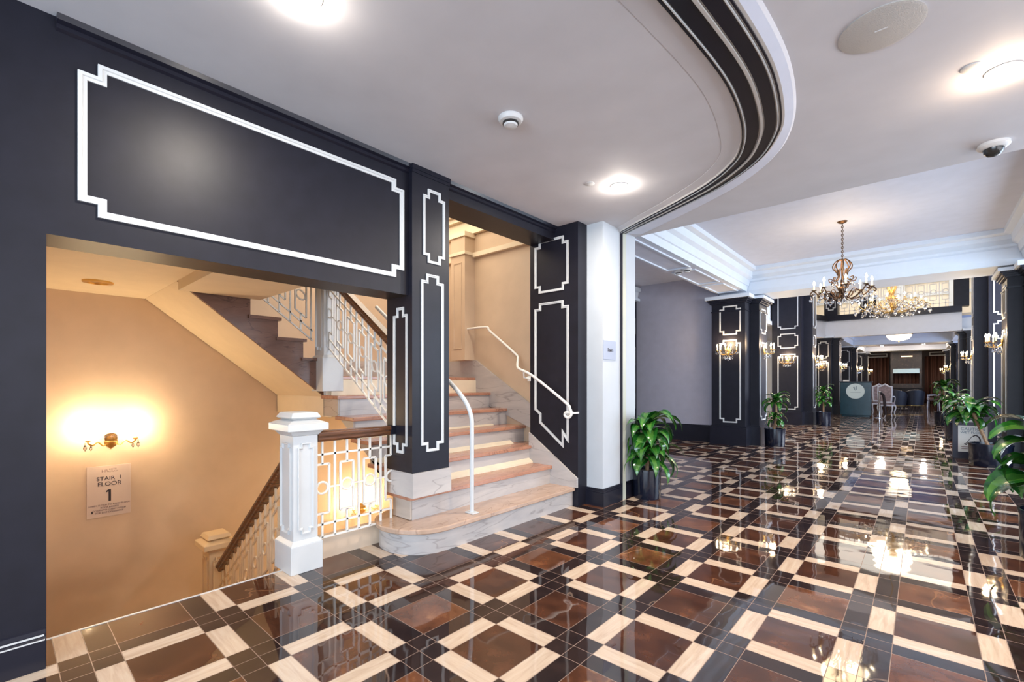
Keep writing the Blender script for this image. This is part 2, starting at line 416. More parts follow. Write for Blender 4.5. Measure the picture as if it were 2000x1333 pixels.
# left wall : black pier, header over the stair opening, header over the doorway
struct('wall_left', MB().box(-3.28, -3.0, -4, 0.158, 0, 3.75), BLACK)
struct('wall_left', MB().box(-3.28, -3.0, 0.158, 2.149, 1.985, 3.75), BLACK)
struct('wall_left', MB().box(-3.33, -3.0, 2.526, 4.069, 2.86, 3.75), BLACK)
struct('wall_left', MB().box(-3.29, -3.0, 2.150, 2.525, 3.002, 3.75), BLACK)
tl = MB()
frame_x(tl, -3.0, notched(0.262, 2.104, 2.105, 2.85, 0.072, 0.062), 0.034, 0.014)
struct('trim_1', tl, TRIM)
# small crown along ceiling (black)
tr = MB()
for a, b in ((0.19, 2.15), (2.53, 4.07)):
    tr.prism([(-3.0, 3.0), (-2.955, 3.0), (-2.962, 2.975), (-2.985, 2.965), (-2.985, 2.945), (-3.0, 2.935)], 'y', a, b)
struct('trim_2', tr, BLACK2)
bb = MB().prism([(-3.0, 0), (-2.975, 0), (-2.975, 0.135), (-2.985, 0.145), (-2.985, 0.16), (-2.992, 0.175), (-3.0, 0.18)], 'y', -4, 0.155)
struct('baseboard_left', bb, BLACK2)
struct('trim_3', MB().box(-2.9835, -2.9815, -4, 0.15, 0.148, 0.156).box(-2.974, -2.9725, -4, 0.152, 0.131, 0.137), PLASTIC)
# floor edge nosing (thin pale strip) at the down stair
struct('trim_4', MB().box(-3.315, -3.3, 0.158, 1.33, -0.02, 0.003), PLASTIC)

# pilaster between the two openings (black) standing on step 2
pl = thing('pilaster', (-3.12, 2.34, 0.595), 'black pilaster with three stepped white outlines between the stair openings', 'pilaster')
MB().box(-3.293, -2.95, 2.151, 2.523, 0.595, 3.0).build('shaft', BLACK, pl)
MB().box(-3.30, -2.935, 2.145, 2.53, 2.965, 3.0).box(-3.30, -2.942, 2.148, 2.527, 2.94, 2.965).build('capital', BLACK2, pl)
frame_x(MB(), -2.95, notched(2.254, 2.474, 2.26, 2.85, 0.045, 0.055), 0.022, 0.01).build('panel_molding', TRIM, pl)
frame_x(MB(), -2.95, notched(2.234, 2.46, 0.75, 2.17, 0.05, 0.055), 0.022, 0.01).build('panel_molding', TRIM, pl)
frame_y(MB(), 2.151, notched(-3.195, -3.01, 0.74, 1.90, 0.045, 0.06), 0.022, 0.01).build('panel_molding', TRIM, pl)
frame_y(MB(), 2.523, notched(-3.195, -3.01, 0.74, 1.90, 0.045, 0.06), 0.022, 0.01, 1).build('panel_molding', TRIM, pl)
MB().box(-3.30, -2.935, 2.147, 2.535, 0.402, 0.595).build('stone_plinth', RISER, pl)

# jamb panel wall on the right of the steps, sloping bottom following the stone skirt
jb = MB().prism([(-2.695, 0.0), (-2.695, 3.0), (-3.345, 3.0), (-3.345, 0.0)], 'y', 4.07, 4.24)
struct('wall_left', jb, BLACK)
jf = MB()
frame_y(jf, 4.07, notched(-3.275, -2.815, 2.30, 2.885, 0.06, 0.06), 0.026, 0.012)
lo = [(-2.875, 0.60), (-2.875, 0.735), (-2.812, 0.66), (-2.812, 2.13), (-2.88, 2.13), (-2.88, 2.19), (-3.21, 2.19), (-3.21, 2.13), (-3.275, 2.13),
      (-3.275, 0.995), (-3.205, 0.945), (-3.205, 0.85)]
frame_y(jf, 4.07, lo, 0.026, 0.012)
struct('trim_5', jf, TRIM)

# pier with the Stairs sign, wall end
pr = MB().box(-2.695, -2.5, 4.24, 4.97, 0, 3.0).box(-5.3, -2.695, 4.45, 4.97, 0, 3.8)
struct('wall_left', pr, plain('pier_paint', (0.50, 0.53, 0.565), 0.55, var=0.02))
bs = MB()
for z0, z1, d in ((0, 0.145, 0.026), (0.145, 0.165, 0.019), (0.165, 0.185, 0.011)):
    bs.box(-2.70, -2.5 + d, 4.24 - d, 4.615, z0, z1).box(-2.70, -2.5 + d, 4.705, 4.99, z0, z1)
struct('baseboard_left', bs, BLACK2)

# curved ceiling band with its vertical leg on the pier
def smooth_path(pts, n=10):
    out = []
    for i in range(len(pts) - 1):
        p0 = Vector(pts[max(i - 1, 0)]); p1 = Vector(pts[i]); p2 = Vector(pts[i + 1]); p3 = Vector(pts[min(i + 2, len(pts) - 1)])
        for k in range(n):
            t = k / n
            out.append(0.5 * ((2 * p1) + (-p0 + p2) * t + (2 * p0 - 5 * p1 + 4 * p2 - p3) * t * t + (-p0 + 3 * p1 - 3 * p2 + p3) * t ** 3))
    out.append(Vector(pts[-1])); return out
cen = smooth_path([(-1.1, 0.2), (-0.93, 0.9), (-0.79, 1.5), (-0.727, 2.1), (-0.70, 2.7), (-0.75, 3.19), (-0.84, 3.5), (-1.0, 3.77), (-1.32, 4.05), (-1.80, 4.31), (-2.2, 4.50), (-2.5, 4.655)], 8)
def interp(t, ks):
    for (t0, v0), (t1, v1) in zip(ks, ks[1:]):
        if t <= t1: return v0 + (v1 - v0) * (t - t0) / (t1 - t0)
    return ks[-1][1]
KB = [(0, 1), (.5, 1), (.68, .72), (.8, .55), (1, .36)]
KO = [(0, 1), (.5, 1), (.62, 1.1), (.72, 1.28), (.82, 1.42), (.92, 1.5), (1, 1.45)]
def band(a0, a1, z, z2=None, grow=False):
    """strip between lateral offsets a0..a1 (right positive) hanging below the ceiling"""
    mb = MB(); N = len(cen); vs = []
    for i, p in enumerate(cen):
        d = (cen[min(i + 1, N - 1)] - cen[max(i - 1, 0)]).normalized(); nr = Vector((d.y, -d.x))
        t = i / (N - 1); k = interp(t, KB)
        b0 = a0 * k; b1 = a1 * (interp(t, KO) if grow else k)
        if grow == 2: b0 = a0 * interp(t, KO)
        for q_, zz in ((b0, CZ + 0.01), (b0, z if z2 is None else z2), (b1, z), (b1, CZ + 0.01)):
            q = p + nr * q_; vs.append((q.x, q.y, zz))
    fs = []
    for i in range(N - 1):
        for j in range(4):
            fs.append((i * 4 + j, i * 4 + (j + 1) % 4, (i + 1) * 4 + (j + 1) % 4, (i + 1) * 4 + j))
    fs += [(3, 2, 1, 0), tuple((N - 1) * 4 + j for j in range(4))]
    return mb.add(vs, fs)
cb = thing('ceiling_band', (-0.7, 2.95, 2.99), 'curved molded band with black and cream stripes sweeping across the white ceiling', 'molding')
band(-0.255, -0.125, CZ - 0.014, CZ - 0.003).build('flat_border', CEIL, cb, smooth=True)
band(-0.125, 0.125, CZ - 0.030).build('molded_base', plain('band_cream', (0.60, 0.56, 0.52), 0.4), cb, smooth=True)
for a0, a1 in ((-0.117, -0.108), (-0.088, -0.018), (0.014, 0.078), (0.100, 0.110)):
    band(a0, a1, CZ - 0.038).build('black_stripe', BLACK2, cb, smooth=True)
band(-0.009, 0.006, CZ - 0.045).build('center_bead', plain('band_grey', (0.50, 0.47, 0.44), 0.35), cb, smooth=True)
band(0.125, 0.172, CZ - 0.016, CZ - 0.030, 1).build('outer_cove', CEIL2, cb, smooth=True)
band(0.172, 0.185, CZ - 0.004, CZ - 0.016, 2).build('outer_bead', CEIL, cb, smooth=True)
band(-0.099, -0.093, CZ - 0.042).build('thin_bead', TRIM, cb, smooth=True)
band(0.086, 0.092, CZ - 0.042).build('thin_bead', TRIM, cb, smooth=True)
MB().box(-2.5, -2.478, 4.615, 4.705, 0, 2.99).build('wall_leg', plain('leg_olive_cream', (0.50, 0.52, 0.44), 0.3), cb)
MB().box(-2.4995, -2.470, 4.609, 4.617, 0.0, 2.99).build('wall_leg_edge', BLACK2, cb)

# corridor: upper crown, coffer sides
cr = MB()
cr.prism([(-2.78, 3.2), (-2.72, 3.2), (-2.70, 3.30), (-2.68, 3.31), (-2.66, 3.42), (-2.60, 3.46), (-2.58, 3.56), (-2.50, 3.58), (-2.50, 3.65), (-2.78, 3.65)], 'y', 4.99, 10.40)
struct('trim_6', cr, CROWN)
struct('trim_7', MB().box(-3.28, -2.785, 4.99, 10.45, 3.2, 3.65), CEIL2)      # beam between pier and first pillar
st = MB()
for y0, y1 in ((5.05, 7.55), (7.75, 9.0), (9.2, 10.15)):
    st.loopsweep([(-3.22, y0), (-2.82, y0), (-2.82, y1), (-3.22, y1)], [(0, -.01), (0, .02), (.03, .02), (.03, -.01)], lambda a, b, h: (a, b, 3.2 - h))
struct('trim_8', st, CROWN)
cr2 = MB().prism([(1.19, 3.2), (1.15, 3.2), (1.13, 3.30), (1.11, 3.31), (1.09, 3.42), (1.03, 3.46), (1.01, 3.56), (0.93, 3.58), (0.93, 3.65), (1.19, 3.65)], 'y', 4.99, 10.4)
struct('trim_9', cr2, CROWN)
struct('trim_10', MB().box(1.20, 1.9, 4.99, 10.40, 3.2, 3.65), CEIL2)
cb2 = MB().prism([(11.3, 3.13), (10.45, 3.13), (10.42, 3.22), (10.42, 3.38), (10.38, 3.40), (10.38, 3.44), (10.3, 3.5), (10.28, 3.56), (10.18, 3.58), (10.18, 3.65), (11.3, 3.65)], 'x', -3.28, 1.9)
struct('trim_11', cb2, CROWN)
struct('wall_front', MB().box(-5.3, 3.5, 10.55, 11.2, 3.65, 6.7).box(-5.3, -3.28, 10.55, 11.2, 3.0, 3.8).box(1.9, 3.5, 10.55, 11.2, 3.0, 3.8), CEIL2)
# grey return wall + left recess
struct('wall_front', MB().box(-5.3, -3.3, 10.45, 10.6, 0, 3.65), GREY)
struct('baseboard_front', MB().box(-5.3, -3.3, 10.415, 10.45, 0, 0.34).box(-5.3, -3.3, 10.425, 10.45, 0.34, 0.37), BLACK2)
struct('wall_left', MB().box(-5.45, -5.3, 4.45, 10.6, 0, 3.8), GREY)
struct('wall_left', MB().box(-5.45, -5.3, 10.6, 42, 0, 6.7), CREAM)
struct('trim_12', MB().box(-5.3, -5.26, 11.2, 22, 0, 0.75), WOOD)
wp = thing('wall_pilaster', (-5.25, 10.2, 0), 'dark wall pilaster with white outlines at the left of the grey wall', 'pilaster')
MB().box(-5.3, -5.2, 9.3, 10.41, 0, 3.3).build('shaft', BLACK, wp)
fx = MB(); 
frame_x(MB(), -5.2, notched(10.05, 10.33, 2.4, 2.95, 0.06, 0.08), 0.03, 0.012).build('panel_molding', TRIM, wp)
frame_x(MB(), -5.2, notched(10.05, 10.33, 0.6, 2.25, 0.06, 0.08), 0.03, 0.012).build('panel_molding', TRIM, wp)
frame_x(MB(), -5.2, notched(9.5, 9.85, 2.4, 2.95, 0.06, 0.08), 0.03, 0.012).build('panel_molding', TRIM, wp)
MB().prism([(-5.3, 3.28), (-5.12, 3.28), (-5.12, 3.34), (-5.18, 3.36), (-5.16, 3.5), (-5.1, 3.52), (-5.1, 3.6), (-5.3, 3.65)], 'y', 9.2, 10.44).build('cornice', CROWN, wp)

# ---------------------------------------------------------------- corridor pillars
def pillar(side, Yf, ztop, label, tall=False, xm=(-3.36, -2.70), group=None, panels=True):
    mx = (lambda x: x) if side == 'L' else (lambda x: -1.53 - x)
    sg = 1 if side == 'L' else -1
    xo, xi, xp = xm[0], xm[1], -2.53
    t = thing('pillar', (mx((xo + xi) / 2), Yf + 0.5, 0), label, 'pillar', group)
    MB().box(mx(xo), mx(xi), Yf, Yf + 1.0, 0, ztop).build('shaft', BLACK, t)
    MB().box(mx(xi), mx(xp), Yf + 0.38, Yf + 1.04, 0, ztop).build('pilaster_strip', BLACK, t)
    MB().box(mx(xo - .03), mx(xi + .03), Yf - 0.03, Yf + 1.02, 0, 0.37).box(mx(xi), mx(xp + .025), Yf + 0.36, Yf + 1.06, 0, 0.37) \
        .box(mx(xo - .02), mx(xi + .02), Yf - 0.02, Yf + 1.01, 0.37, 0.40).box(mx(xi), mx(xp + .015), Yf + 0.37, Yf + 1.05, 0.37, 0.40).build('base', BLACK2, t)
    if not tall:
        c = MB()
        for e, z0, z1 in ((0.012, ztop - .26, ztop - .235), (0.03, ztop - .09, ztop - .06), (0.055, ztop - .06, ztop - .03), (0.08, ztop - .03, ztop)):
            c.box(mx(xo - e), mx(xi + e), Yf - e, Yf + 1 + e, z0, z1).box(mx(xi), mx(xp + e), Yf + .38 - e, Yf + 1.04 + e, z0, z1)
        c.build('capital', BLACK2, t)
        MB().box(mx(xo - .11), mx(xi + .11), Yf - .11, Yf + 1.1, ztop, ztop + .07).box(mx(xi), mx(xp + .11), Yf + .27, Yf + 1.14, ztop, ztop + .055).build('abacus', CROWN, t)
    w_ = 0.027
    a0, a1 = sorted((mx(xo + .16), mx(xi - .08)))
    y0, y1 = Yf + 0.46, Yf + 0.96
    if tall: hs = ((.47, 2.2), (2.38, 2.84), (2.98, ztop - .2))
    else: hs = ((.47, 2.2), (2.30, ztop - .14))
    for z0, z1 in hs:
        frame_y(MB(), Yf, notched(a0, a1, z0, z1, 0.07, 0.065), w_, 0.012).build('panel_molding', TRIM, t)
        X = mx(xp)
        frame_x(MB(), X, notched(y0, y1, z0 + .04, z1 - .04, 0.09, 0.07), w_, 0.012, sg).build('panel_molding', TRIM, t)
    return t
pillar('L', 10.2, 3.05, 'dark paneled pillar at the end of the grey wall, first of the left row')
pillar('L', 16.47, 6.4, 'tall dark pillar with crystal sconces left of the atrium, second of the left row', True, (-3.57, -2.77))
pillar('L', 22.6, 3.13, 'dark pillar under the balcony corner, just left of the host stand', False, (-3.36, -2.76))
pillar('L', 29.2, 3.13, 'distant dark pillar behind the host stand, fourth of the left row', False)
pillar('L', 35.8, 3.13, 'farthest dark pillar of the left row beside the curtains', False)
pillar('R', 10.2, 3.05, 'dark paneled pillar nearest the right edge behind the leaning potted plant')
pillar('R', 16.47, 6.4, 'tall dark pillar with sconce right of the atrium, second of the right row', True, (-3.57, -2.77))
pillar('R', 22.6, 3.13, 'dark pillar under the right end of the balcony', False)
pillar('R', 29.2, 3.13, 'distant dark pillar with white edge, fourth of the right row', False)
pillar('R', 35.8, 3.13, 'farthest dark pillar of the right row beside the curtains', False)

# ---------------------------------------------------------------- balustrade pattern
def grille(o, d, L, m, z0, unit, H=0.69, b=0.014, first=None, nunits=None):
    """ironwork in vertical plane from point o along unit dir d (x,y), length L, slope m; z0 = bottom rail height at o"""
    mb = MB(); dx, dy = d
    def pt(s_, h): return (o[0] + dx * s_, o[1] + dy * s_, z0 + m * s_ + h)
    k = H / 0.69
    lv = [0.0, 0.093 * k, 0.59 * k]
    for h in lv: mb.bar(pt(0, h), pt(L, h), b, b)
    rb, rt, rc = 0.17 * k, 0.52 * k, 0.352 * k
    hw = unit * 0.27; rr = unit * 0.22
    s_ = first if first is not None else unit / 2
    i = 0
    while s_ < L + hw * .5:
        if nunits and i >= nunits: break
        a, c = max(0, s_ - hw), min(L, s_ + hw)
        mb.bar(pt(s_, 0), pt(s_, rb), b, b); mb.bar(pt(s_, rt), pt(s_, H), b, b)
        mb.bar(pt(a, rb), pt(c, rb), b, b); mb.bar(pt(a, rt), pt(c, rt), b, b)
        if s_ - hw >= 0: mb.bar(pt(a, rb), pt(a, rt), b, b)
        if s_ + hw <= L: mb.bar(pt(c, rb), pt(c, rt), b, b)
        ring = []
        for q in range(20):
            an = 2 * PI * q / 20
            x = s_ + rr * math.cos(an)
            p_ = pt(s_, rc); ring.append((p_[0] + dx * rr * math.cos(an), p_[1] + dy * rr * math.cos(an), p_[2] + rr * math.sin(an) + m * rr * math.cos(an) * .5))
        mb.tube(ring, b * 0.62, 6, closed=True)
        if s_ + unit / 2 < L:
            f = s_ + unit / 2
            mb.bar(pt(f, 0), pt(f, H), b, b)
            mb.bar(pt(s_ + hw, rc), pt(min(L, s_ + unit - hw), rc), b * .8, b * .8)
        if i == 0 and s_ - unit / 2 > 0:
            f = s_ - unit / 2; mb.bar(pt(f, 0), pt(f, H), b, b)
        s_ += unit; i += 1
    return mb
def handrail(mb, a, b, w_=0.085, h=0.075):
    """moulded wooden rail swept from a to b (top centre line)"""
    a = Vector(a); b = Vector(b); d = (b - a).normalized(); r = d.cross(Vector((0, 0, 1))).normalized(); u = r.cross(d)
    pr_ = [(-.5, -.15), (-.42, 0), (.42, 0), (.5, -.15), (.5, -.4), (.36, -.55), (.36, -.8), (.28, -1), (-.28, -1), (-.36, -.8), (-.36, -.55), (-.5, -.4)]
    vs = [p + r * x * w_ + u * y * h for p in (a, b) for x, y in pr_]; n = len(pr_)
    mb.add(vs, [tuple(range(n - 1, -1, -1)), tuple(range(n, 2 * n))] + [(i, (i + 1) % n, n + (i + 1) % n, n + i) for i in range(n)]); return mb

def newel(cx, cy, z, label, hx=0.137, hy=0.11, H=1.095, mat=TRIM, base=0.19):
    t = thing('newel_post', (cx, cy, z), label, 'newel post')
    MB().box(cx - hx, cx + hx, cy - hy, cy + hy, z, z + base).taper((cx, cy), (hx, hy), (hx - .025, hy - .025), z + base, z + base + .03).build('base_block', mat, t, bevel=.004)
    sx, sy = hx - .025, hy - .025
    MB().box(cx - sx, cx + sx, cy - sy, cy + sy, z + base + .02, z + H - .16).build('shaft', mat, t, bevel=.003)
    pm = MB()
    z0, z1 = z + base + .07, z + H - .21
    prf = [(0, 0), (0, .012), (.006, .012), (.014, .0)]
    for sgn in (1, -1):
        pm.loopsweep(notched(cy - sy + .03, cy + sy - .03, z0, z1, .022, .03), prf, lambda a, b, h: (cx + sgn * (sx + h), a, b))
        pm.loopsweep(notched(cx - sx + .03, cx + sx - .03, z0, z1, .03, .03), prf, lambda a, b, h: (a, cy + sgn * (sy + h), b))
    pm.build('panel_molding', mat, t)
    c = MB().taper((cx, cy), (sx + .004, sy + .004), (hx + .005, hy + .005), z + H - .16, z + H - .125)
    c.box(cx - hx - .03, cx + hx + .03, cy - hy - .03, cy + hy + .03, z + H - .125, z + H - .075)
    c.taper((cx, cy), (hx + .03, hy + .03), (hx - .035, hy - .03), z + H - .075, z + H - .05)
    c.taper((cx, cy), (hx - .035, hy - .03), (hx - .005, hy - .005), z + H - .05, z + H - .035)
    c.taper((cx, cy), (hx - .005, hy - .005), (hx - .03, hy - .025), z + H - .035, z + H)
    c.build('cap', mat, t, bevel=.005)
    return t
newel(-3.293, 1.43, 0, 'white paneled newel post standing on the tile floor at the top of the down stair')
CREAMN = plain('cream_painted_wood', (0.68, 0.52, 0.33), 0.45)
newel(-5.12, 1.43, -1.29, 'cream newel post at the foot of the descending stair', .125, .11, 1.14, CREAMN)

# level balustrade beside first newel
t = thing('balustrade', (-3.2, 1.85, 0.165), 'short level balustrade with wooden rail between white newel and black pilaster', 'balustrade')
handrail(MB(), (-3.215, 1.52, 0.955), (-3.215, 2.115, 0.955)).build('handrail', WOOD, t, bevel=.003)
MB().box(-3.26, -3.17, 2.112, 2.15, 0.885, 0.955).build('wall_bracket', BLACK2, t)
grille((-3.23, 1.52), (0, 1), 0.62, 0, 0.185, 0.192, 0.70, first=.05).build('iron_grille', IRON, t)
struct('trim_13', MB().box(-3.36, -3.3, 1.52, 2.10, -0.3, 0.165), plain('curb_plaster', (0.72, 0.58, 0.44), 0.6))

# descending balustrade
t = thing('balustrade', (-4.3, 1.43, 0.1), 'descending balustrade with wooden rail between white newel and lower cream newel', 'balustrade')
sl = 0.782
handrail(MB(), (-3.41, 1.43, 0.815), (-5.0, 1.43, 0.815 - sl * 1.59)).build('handrail', WOOD, t, bevel=.003)
grille((-3.41, 1.43), (-1, 0), 1.6, -sl, 0.815 - 0.10 - 0.72, 0.205, 0.72, first=.08).build('iron_grille', plain('cream_iron', (0.66, 0.52, 0.36), 0.45), t)

# ---------------------------------------------------------------- staircase up from the lobby
ST = thing('staircase', (-3.6, 3.2, 0), 'marble staircase rising from the lobby with pink treads and rounded first step', 'staircase')
TX = [-2.72, -3.015, -3.305, -3.595, -3.885, -4.175, -4.465]; TZ = [0.20, 0.397, 0.59, 0.785, 0.98, 1.175, 1.37]
YL, YR = 2.2, 4.068
# first step: bullnose left end
def bull(off, zz0, zz1):
    pts = [(-2.76 + off, 4.065)]
    cx, cy, rx, ry = -3.09, 2.32, 0.33 + off, 0.31 + off
    for k in range(0, 15):
        a = -PI * k / 14
        pts.append((cx + rx * math.cos(a), cy + ry * math.sin(a)))
    pts += [(-3.42 - off, 2.6), (-3.42 - off, 4.065)]
    pts = pts[::-1]
    return MB().prism(pts, 'z', zz0, zz1)
bull(0, 0, 0.16).build('riser', RISER, ST, smooth=True)
bull(0.035, 0.16, 0.20).build('tread', TREAD0, ST, smooth=True, bevel=.008)
for i in range(1, 7):
    x = TX[i]; z = TZ[i]; zp = TZ[i - 1]
    yr = YR if i <= 2 else 4.298
    xe = x - 0.60 if i < 6 else x - 0.32
    yl = YL if i > 1 else 2.2
    m_ = MB().box(x - 0.03, x - .052, yl + .02, (yr if i > 2 else YR) - .002, zp, z - 0.035)
    m_.build('riser', RISER, ST)
    xw = x - 0.34 if i < 6 else -4.494
    if i in (3,): MB().box(x, xw, yl - .02, 4.298, z - 0.035, z).build('tread', TREAD, ST, bevel=.006)
    else:
        tb = MB().box(x, xw, yl - .02, yr, z - 0.035, z)
        if i == 2: tb.box(-3.346, xw, yr, 4.298, z - .035, z)
        tb.build('tread', TREAD, ST, bevel=.006)
# side string (veined) of first flight
def low(x):            # lower edge of the flight slab
    if x > -3.281: return 0.205
    if x > -4.19: return 0.41 + (-3.28 - x) * 0.612
    return 0.97
def flight(off, top, y0, y1, dl):
    mb = MB()
    for i in range(1, 7):
        xa = TX[i] - off; xb = TX[i + 1] - off if i < 6 else -4.489
        cuts = sorted([x for x in (-3.28, -3.2811, -4.19) if xb < x < xa] + [xa, xb])
        for c0, c1 in zip(cuts, cuts[1:]):
            mb.prism([(c0, low(c0) + dl), (c1, low(c1) + dl), (c1, TZ[i] - top), (c0, TZ[i] - top)], 'y', y0, y1)
    return mb
SIDE = veined('tan_veined_side', (0.50, 0.43, 0.37), (0.38, 0.32, 0.27), (0.2, 0.13, 0.09), 2.5, 0.35, (.6, .6, 2.4))
flight(.031, .036, YL, YL + .018, 0).build('side_string', SIDE, ST)
flight(.053, .037, YL + .021, 4.04, .004).build('underside', CREAM, ST)
# stone skirt on the jamb panel and up the right wall
MB().prism([(-2.695, 0.20), (-2.695, 0.30), (-3.345, 0.735), (-3.345, 0.2)], 'y', 4.045, 4.07).build('skirting', RISER, ST)
MB().prism([(-3.345, 0.7), (-3.345, 0.95), (-4.45, 1.60), (-5.78, 1.60), (-5.78, 1.2), (-4.2, 1.0)], 'y', 4.275, 4.299).build('skirting', RISER, ST)
# landing
MB().box(-5.79, -4.495, 2.26, 4.3, 1.335, 1.37).box(-4.5, -4.495, 2.26, 4.3, 1.2, 1.37).build('landing', TREAD, ST)
MB().box(-5.79, -4.45, 2.26, 4.28, 0.95, 1.335).build('landing_slab', CREAM, ST)

# balustrade of the first flight
t = thing('balustrade', (-3.9, 2.2, 1.2), 'rising balustrade with wooden rail beside the marble steps, seen behind the black pilaster', 'balustrade')
s2 = 0.672
handrail(MB(), (-3.32, 2.24, 1.66), (-4.42, 2.24, 1.66 + s2 * 1.10)).build('handrail', WOOD, t, bevel=.003)
grille((-3.32, 2.24), (-1, 0), 1.12, s2, 0.885, 0.205, 0.70, first=.10).build('iron_grille', IRON, t)
newel(-4.555, 2.27, 1.215, 'white newel post at the stair landing, partly hidden by the black header', .12, .11, 1.30, TRIM, 0.34)

# upper flight rising toward the left
UF = thing('staircase', (-5.2, 1.6, 1.37), 'upper marble flight with brown string rising left above the cream underside', 'staircase')
uy = [2.27, 2.03, 1.79, 1.55, 1.31, 1.07]; uz = [1.55, 1.735, 1.92, 2.105, 2.29, 2.475]
sp_ = [(2.30, 1.21)]
for y, z in zip(uy, uz): sp_ += [(y - 0.0, z - .19), (y, z - .03)]
sp_ += [(0.83, 2.445), (0.83, 2.37)]
sp_ = [(2.24, 1.165)] + sum([[(y, z - .215 if i == 0 else uz[i - 1] - .03), (y, z - .03)] for i, (y, z) in enumerate(zip(uy, uz))], []) + [(1.0, 2.445), (1.0, 2.142)]
MB().prism(sp_, 'x', -4.60, -4.57).build('side_string', STRINGER, UF)
MB().prism([(2.24, 1.20)] + sp_[1:-1] + [(1.0, 2.232)], 'x', -5.79, -4.60).build('risers', BEIGE, UF)
for y, z in zip(uy, uz): MB().box(-5.79, -4.545, max(1.001, y - 0.26), y + .025, z - .03, z).build('tread', STRINGER, UF)
# sloped plaster underside
MB().prism([(2.255, 1.158), (2.255, 1.188), (1.0, 2.228), (1.0, 2.14)], 'x', -5.79, -4.603).build('underside', CREAM, UF)
t = thing('balustrade', (-4.62, 1.9, 1.8), 'upper balustrade climbing left above the brown marble string', 'balustrade')
grille((-4.63, 2.15), (0, -1), 1.3, 0.77, 1.73, 0.205, 0.70, first=.12).build('iron_grille', IRON, t)
handrail(MB(), (-4.63, 2.15, 2.50), (-4.63, 0.9, 2.50 + .77 * 1.25)).build('handrail', WOOD, t)

# stairwell shell
struct('wall_left', MB().box(-5.95, -5.8, -0.1, 4.6, -1.6, 4.2), BEIGE)
struct('wall_front', MB().box(-5.8, -3.345, 4.30, 4.45, -1.6, 4.2), BEIGE)
struct('wall_front', MB().box(-3.345, -2.7, 4.24, 4.45, 0, 3.75), BEIGE)
struct('wall_rear', MB().box(-5.8, -3.3, 0.0, 0.12, -1.6, 4.2), BEIGE)
struct('ceiling', MB().box(-5.8, -3.34, 0.12, 4.3, 3.72, 3.85), CREAM)
struct('ceiling', MB().box(-5.8, -3.28, 0.12, 0.998, 2.14, 2.36), CREAM)
struct('ceiling', MB().box(-4.54, -3.28, 0.998, 1.62, 2.06, 2.3), CREAM)
struct('floor', MB().box(-5.8, -3.3, 0.12, 4.3, -1.6, -1.29), BEIGE)
struct('wall_right', MB().box(-3.36, -3.3, 1.34, 4.3, -1.6, -0.3), BEIGE)
cw = MB()
for z0, z1, d in ((3.3, 3.36, .05), (3.36, 3.5, .03), (3.5, 3.56, .09), (3.56, 3.64, .14), (3.64, 3.72, .2)):
    cw.box(-5.8, -5.8 + d, 2.0, 4.3, z0, z1).box(-5.8, -3.36, 4.3 - d, 4.3, z0, z1)
cw.box(-5.8, -3.36, 4.25, 4.3, 2.98, 3.04)
struct('trim_14', cw, CREAM)
wp2 = thing('wall_pilaster', (-4.6, 4.25, 1.6), 'cream pilaster on the stair wall behind the white handrail', 'pilaster')
MB().box(-4.78, -4.5, 4.12, 4.3, 1.6, 3.3).build('shaft', BEIGE, wp2)
MB().box(-4.80, -4.48, 4.10, 4.3, 3.0, 3.04).build('neck_molding', CREAM, wp2)
MB().box(-4.80, -4.48, 4.10, 4.3, 3.24, 3.3).build('capital', CREAM, wp2)
frame_y(MB(), 4.12, [(-4.72, 1.75), (-4.56, 1.75), (-4.56, 2.9), (-4.72, 2.9)], .014, .008).build('panel_molding', BEIGE, wp2)
struct('trim_15', MB().box(-5.8, -5.77, 2.3, 4.3, 1.37, 1.6), RISER)

# descending steps (hidden below the floor edge, seen only from the side)
DS = thing('staircase', (-3.4, 0.7, -1.29), 'descending stair dropping below the tile floor edge under the sconce', 'staircase')
for i in range(7):
    MB().box(-3.315 - .24 * i, -3.6 - .24 * i, 0.125, 1.32, -0.185 * (i + 1) - .05, -0.185 * (i + 1)).build('tread', TREAD, DS)
MB().prism([(-3.36, -0.235)] + sum([[(-3.33 - .24 * (i + 1), -.235 - .185 * i), (-3.33 - .24 * (i + 1), -.235 - .185 * (i + 1))] for i in range(6)], [])[:-1] + [(-4.77, -1.285), (-3.36, -1.285)], 'y', 0.13, 1.32).build('risers', RISER, DS)

# ---------------------------------------------------------------- handrails (white metal)
t = thing('center_handrail', (-2.84, 2.68, 0.2), 'white metal handrail post rising from the first marble step', 'handrail')
pth = smooth_path([(-2.84, 2.68, .205), (-2.84, 2.68, .6), (-2.84, 2.68, .90), (-2.85, 2.68, 1.02), (-2.92, 2.68, 1.14), (-3.10, 2.68, 1.29), (-3.5, 2.68, 1.56), (-4.3, 2.68, 2.10)], 6)
MB().tube(pth, 0.019, 10).build('rail', TRIM, t, smooth=True)
MB().box(-2.89, -2.79, 2.645, 2.715, .2005, .212).build('foot_plate', TRIM, t, bevel=.003)
t = thing('wall_handrail', (-3.3, 4.0, 1.4), 'white wall handrail with scrolled end along the black panel beside the steps', 'handrail')
pth = [(-4.74, 4.17, 1.93), (-4.79, 4.17, 1.93), (-4.80, 4.17, 1.98), (-4.76, 4.17, 2.005), (-4.18, 4.17, 2.012), (-4.08, 4.17, 1.95), (-3.67, 4.17, 1.66), (-3.60, 4.15, 1.60), (-3.53, 4.06, 1.50), (-3.44, 4.0, 1.455), (-3.23, 3.98, 1.375),
       (-2.80, 3.98, 1.10), (-2.735, 3.98, 1.03), (-2.72, 3.98, .97), (-2.76, 3.98, .935), (-2.80, 3.98, .96), (-2.78, 3.98, .99), (-2.70, 3.99, .985)]
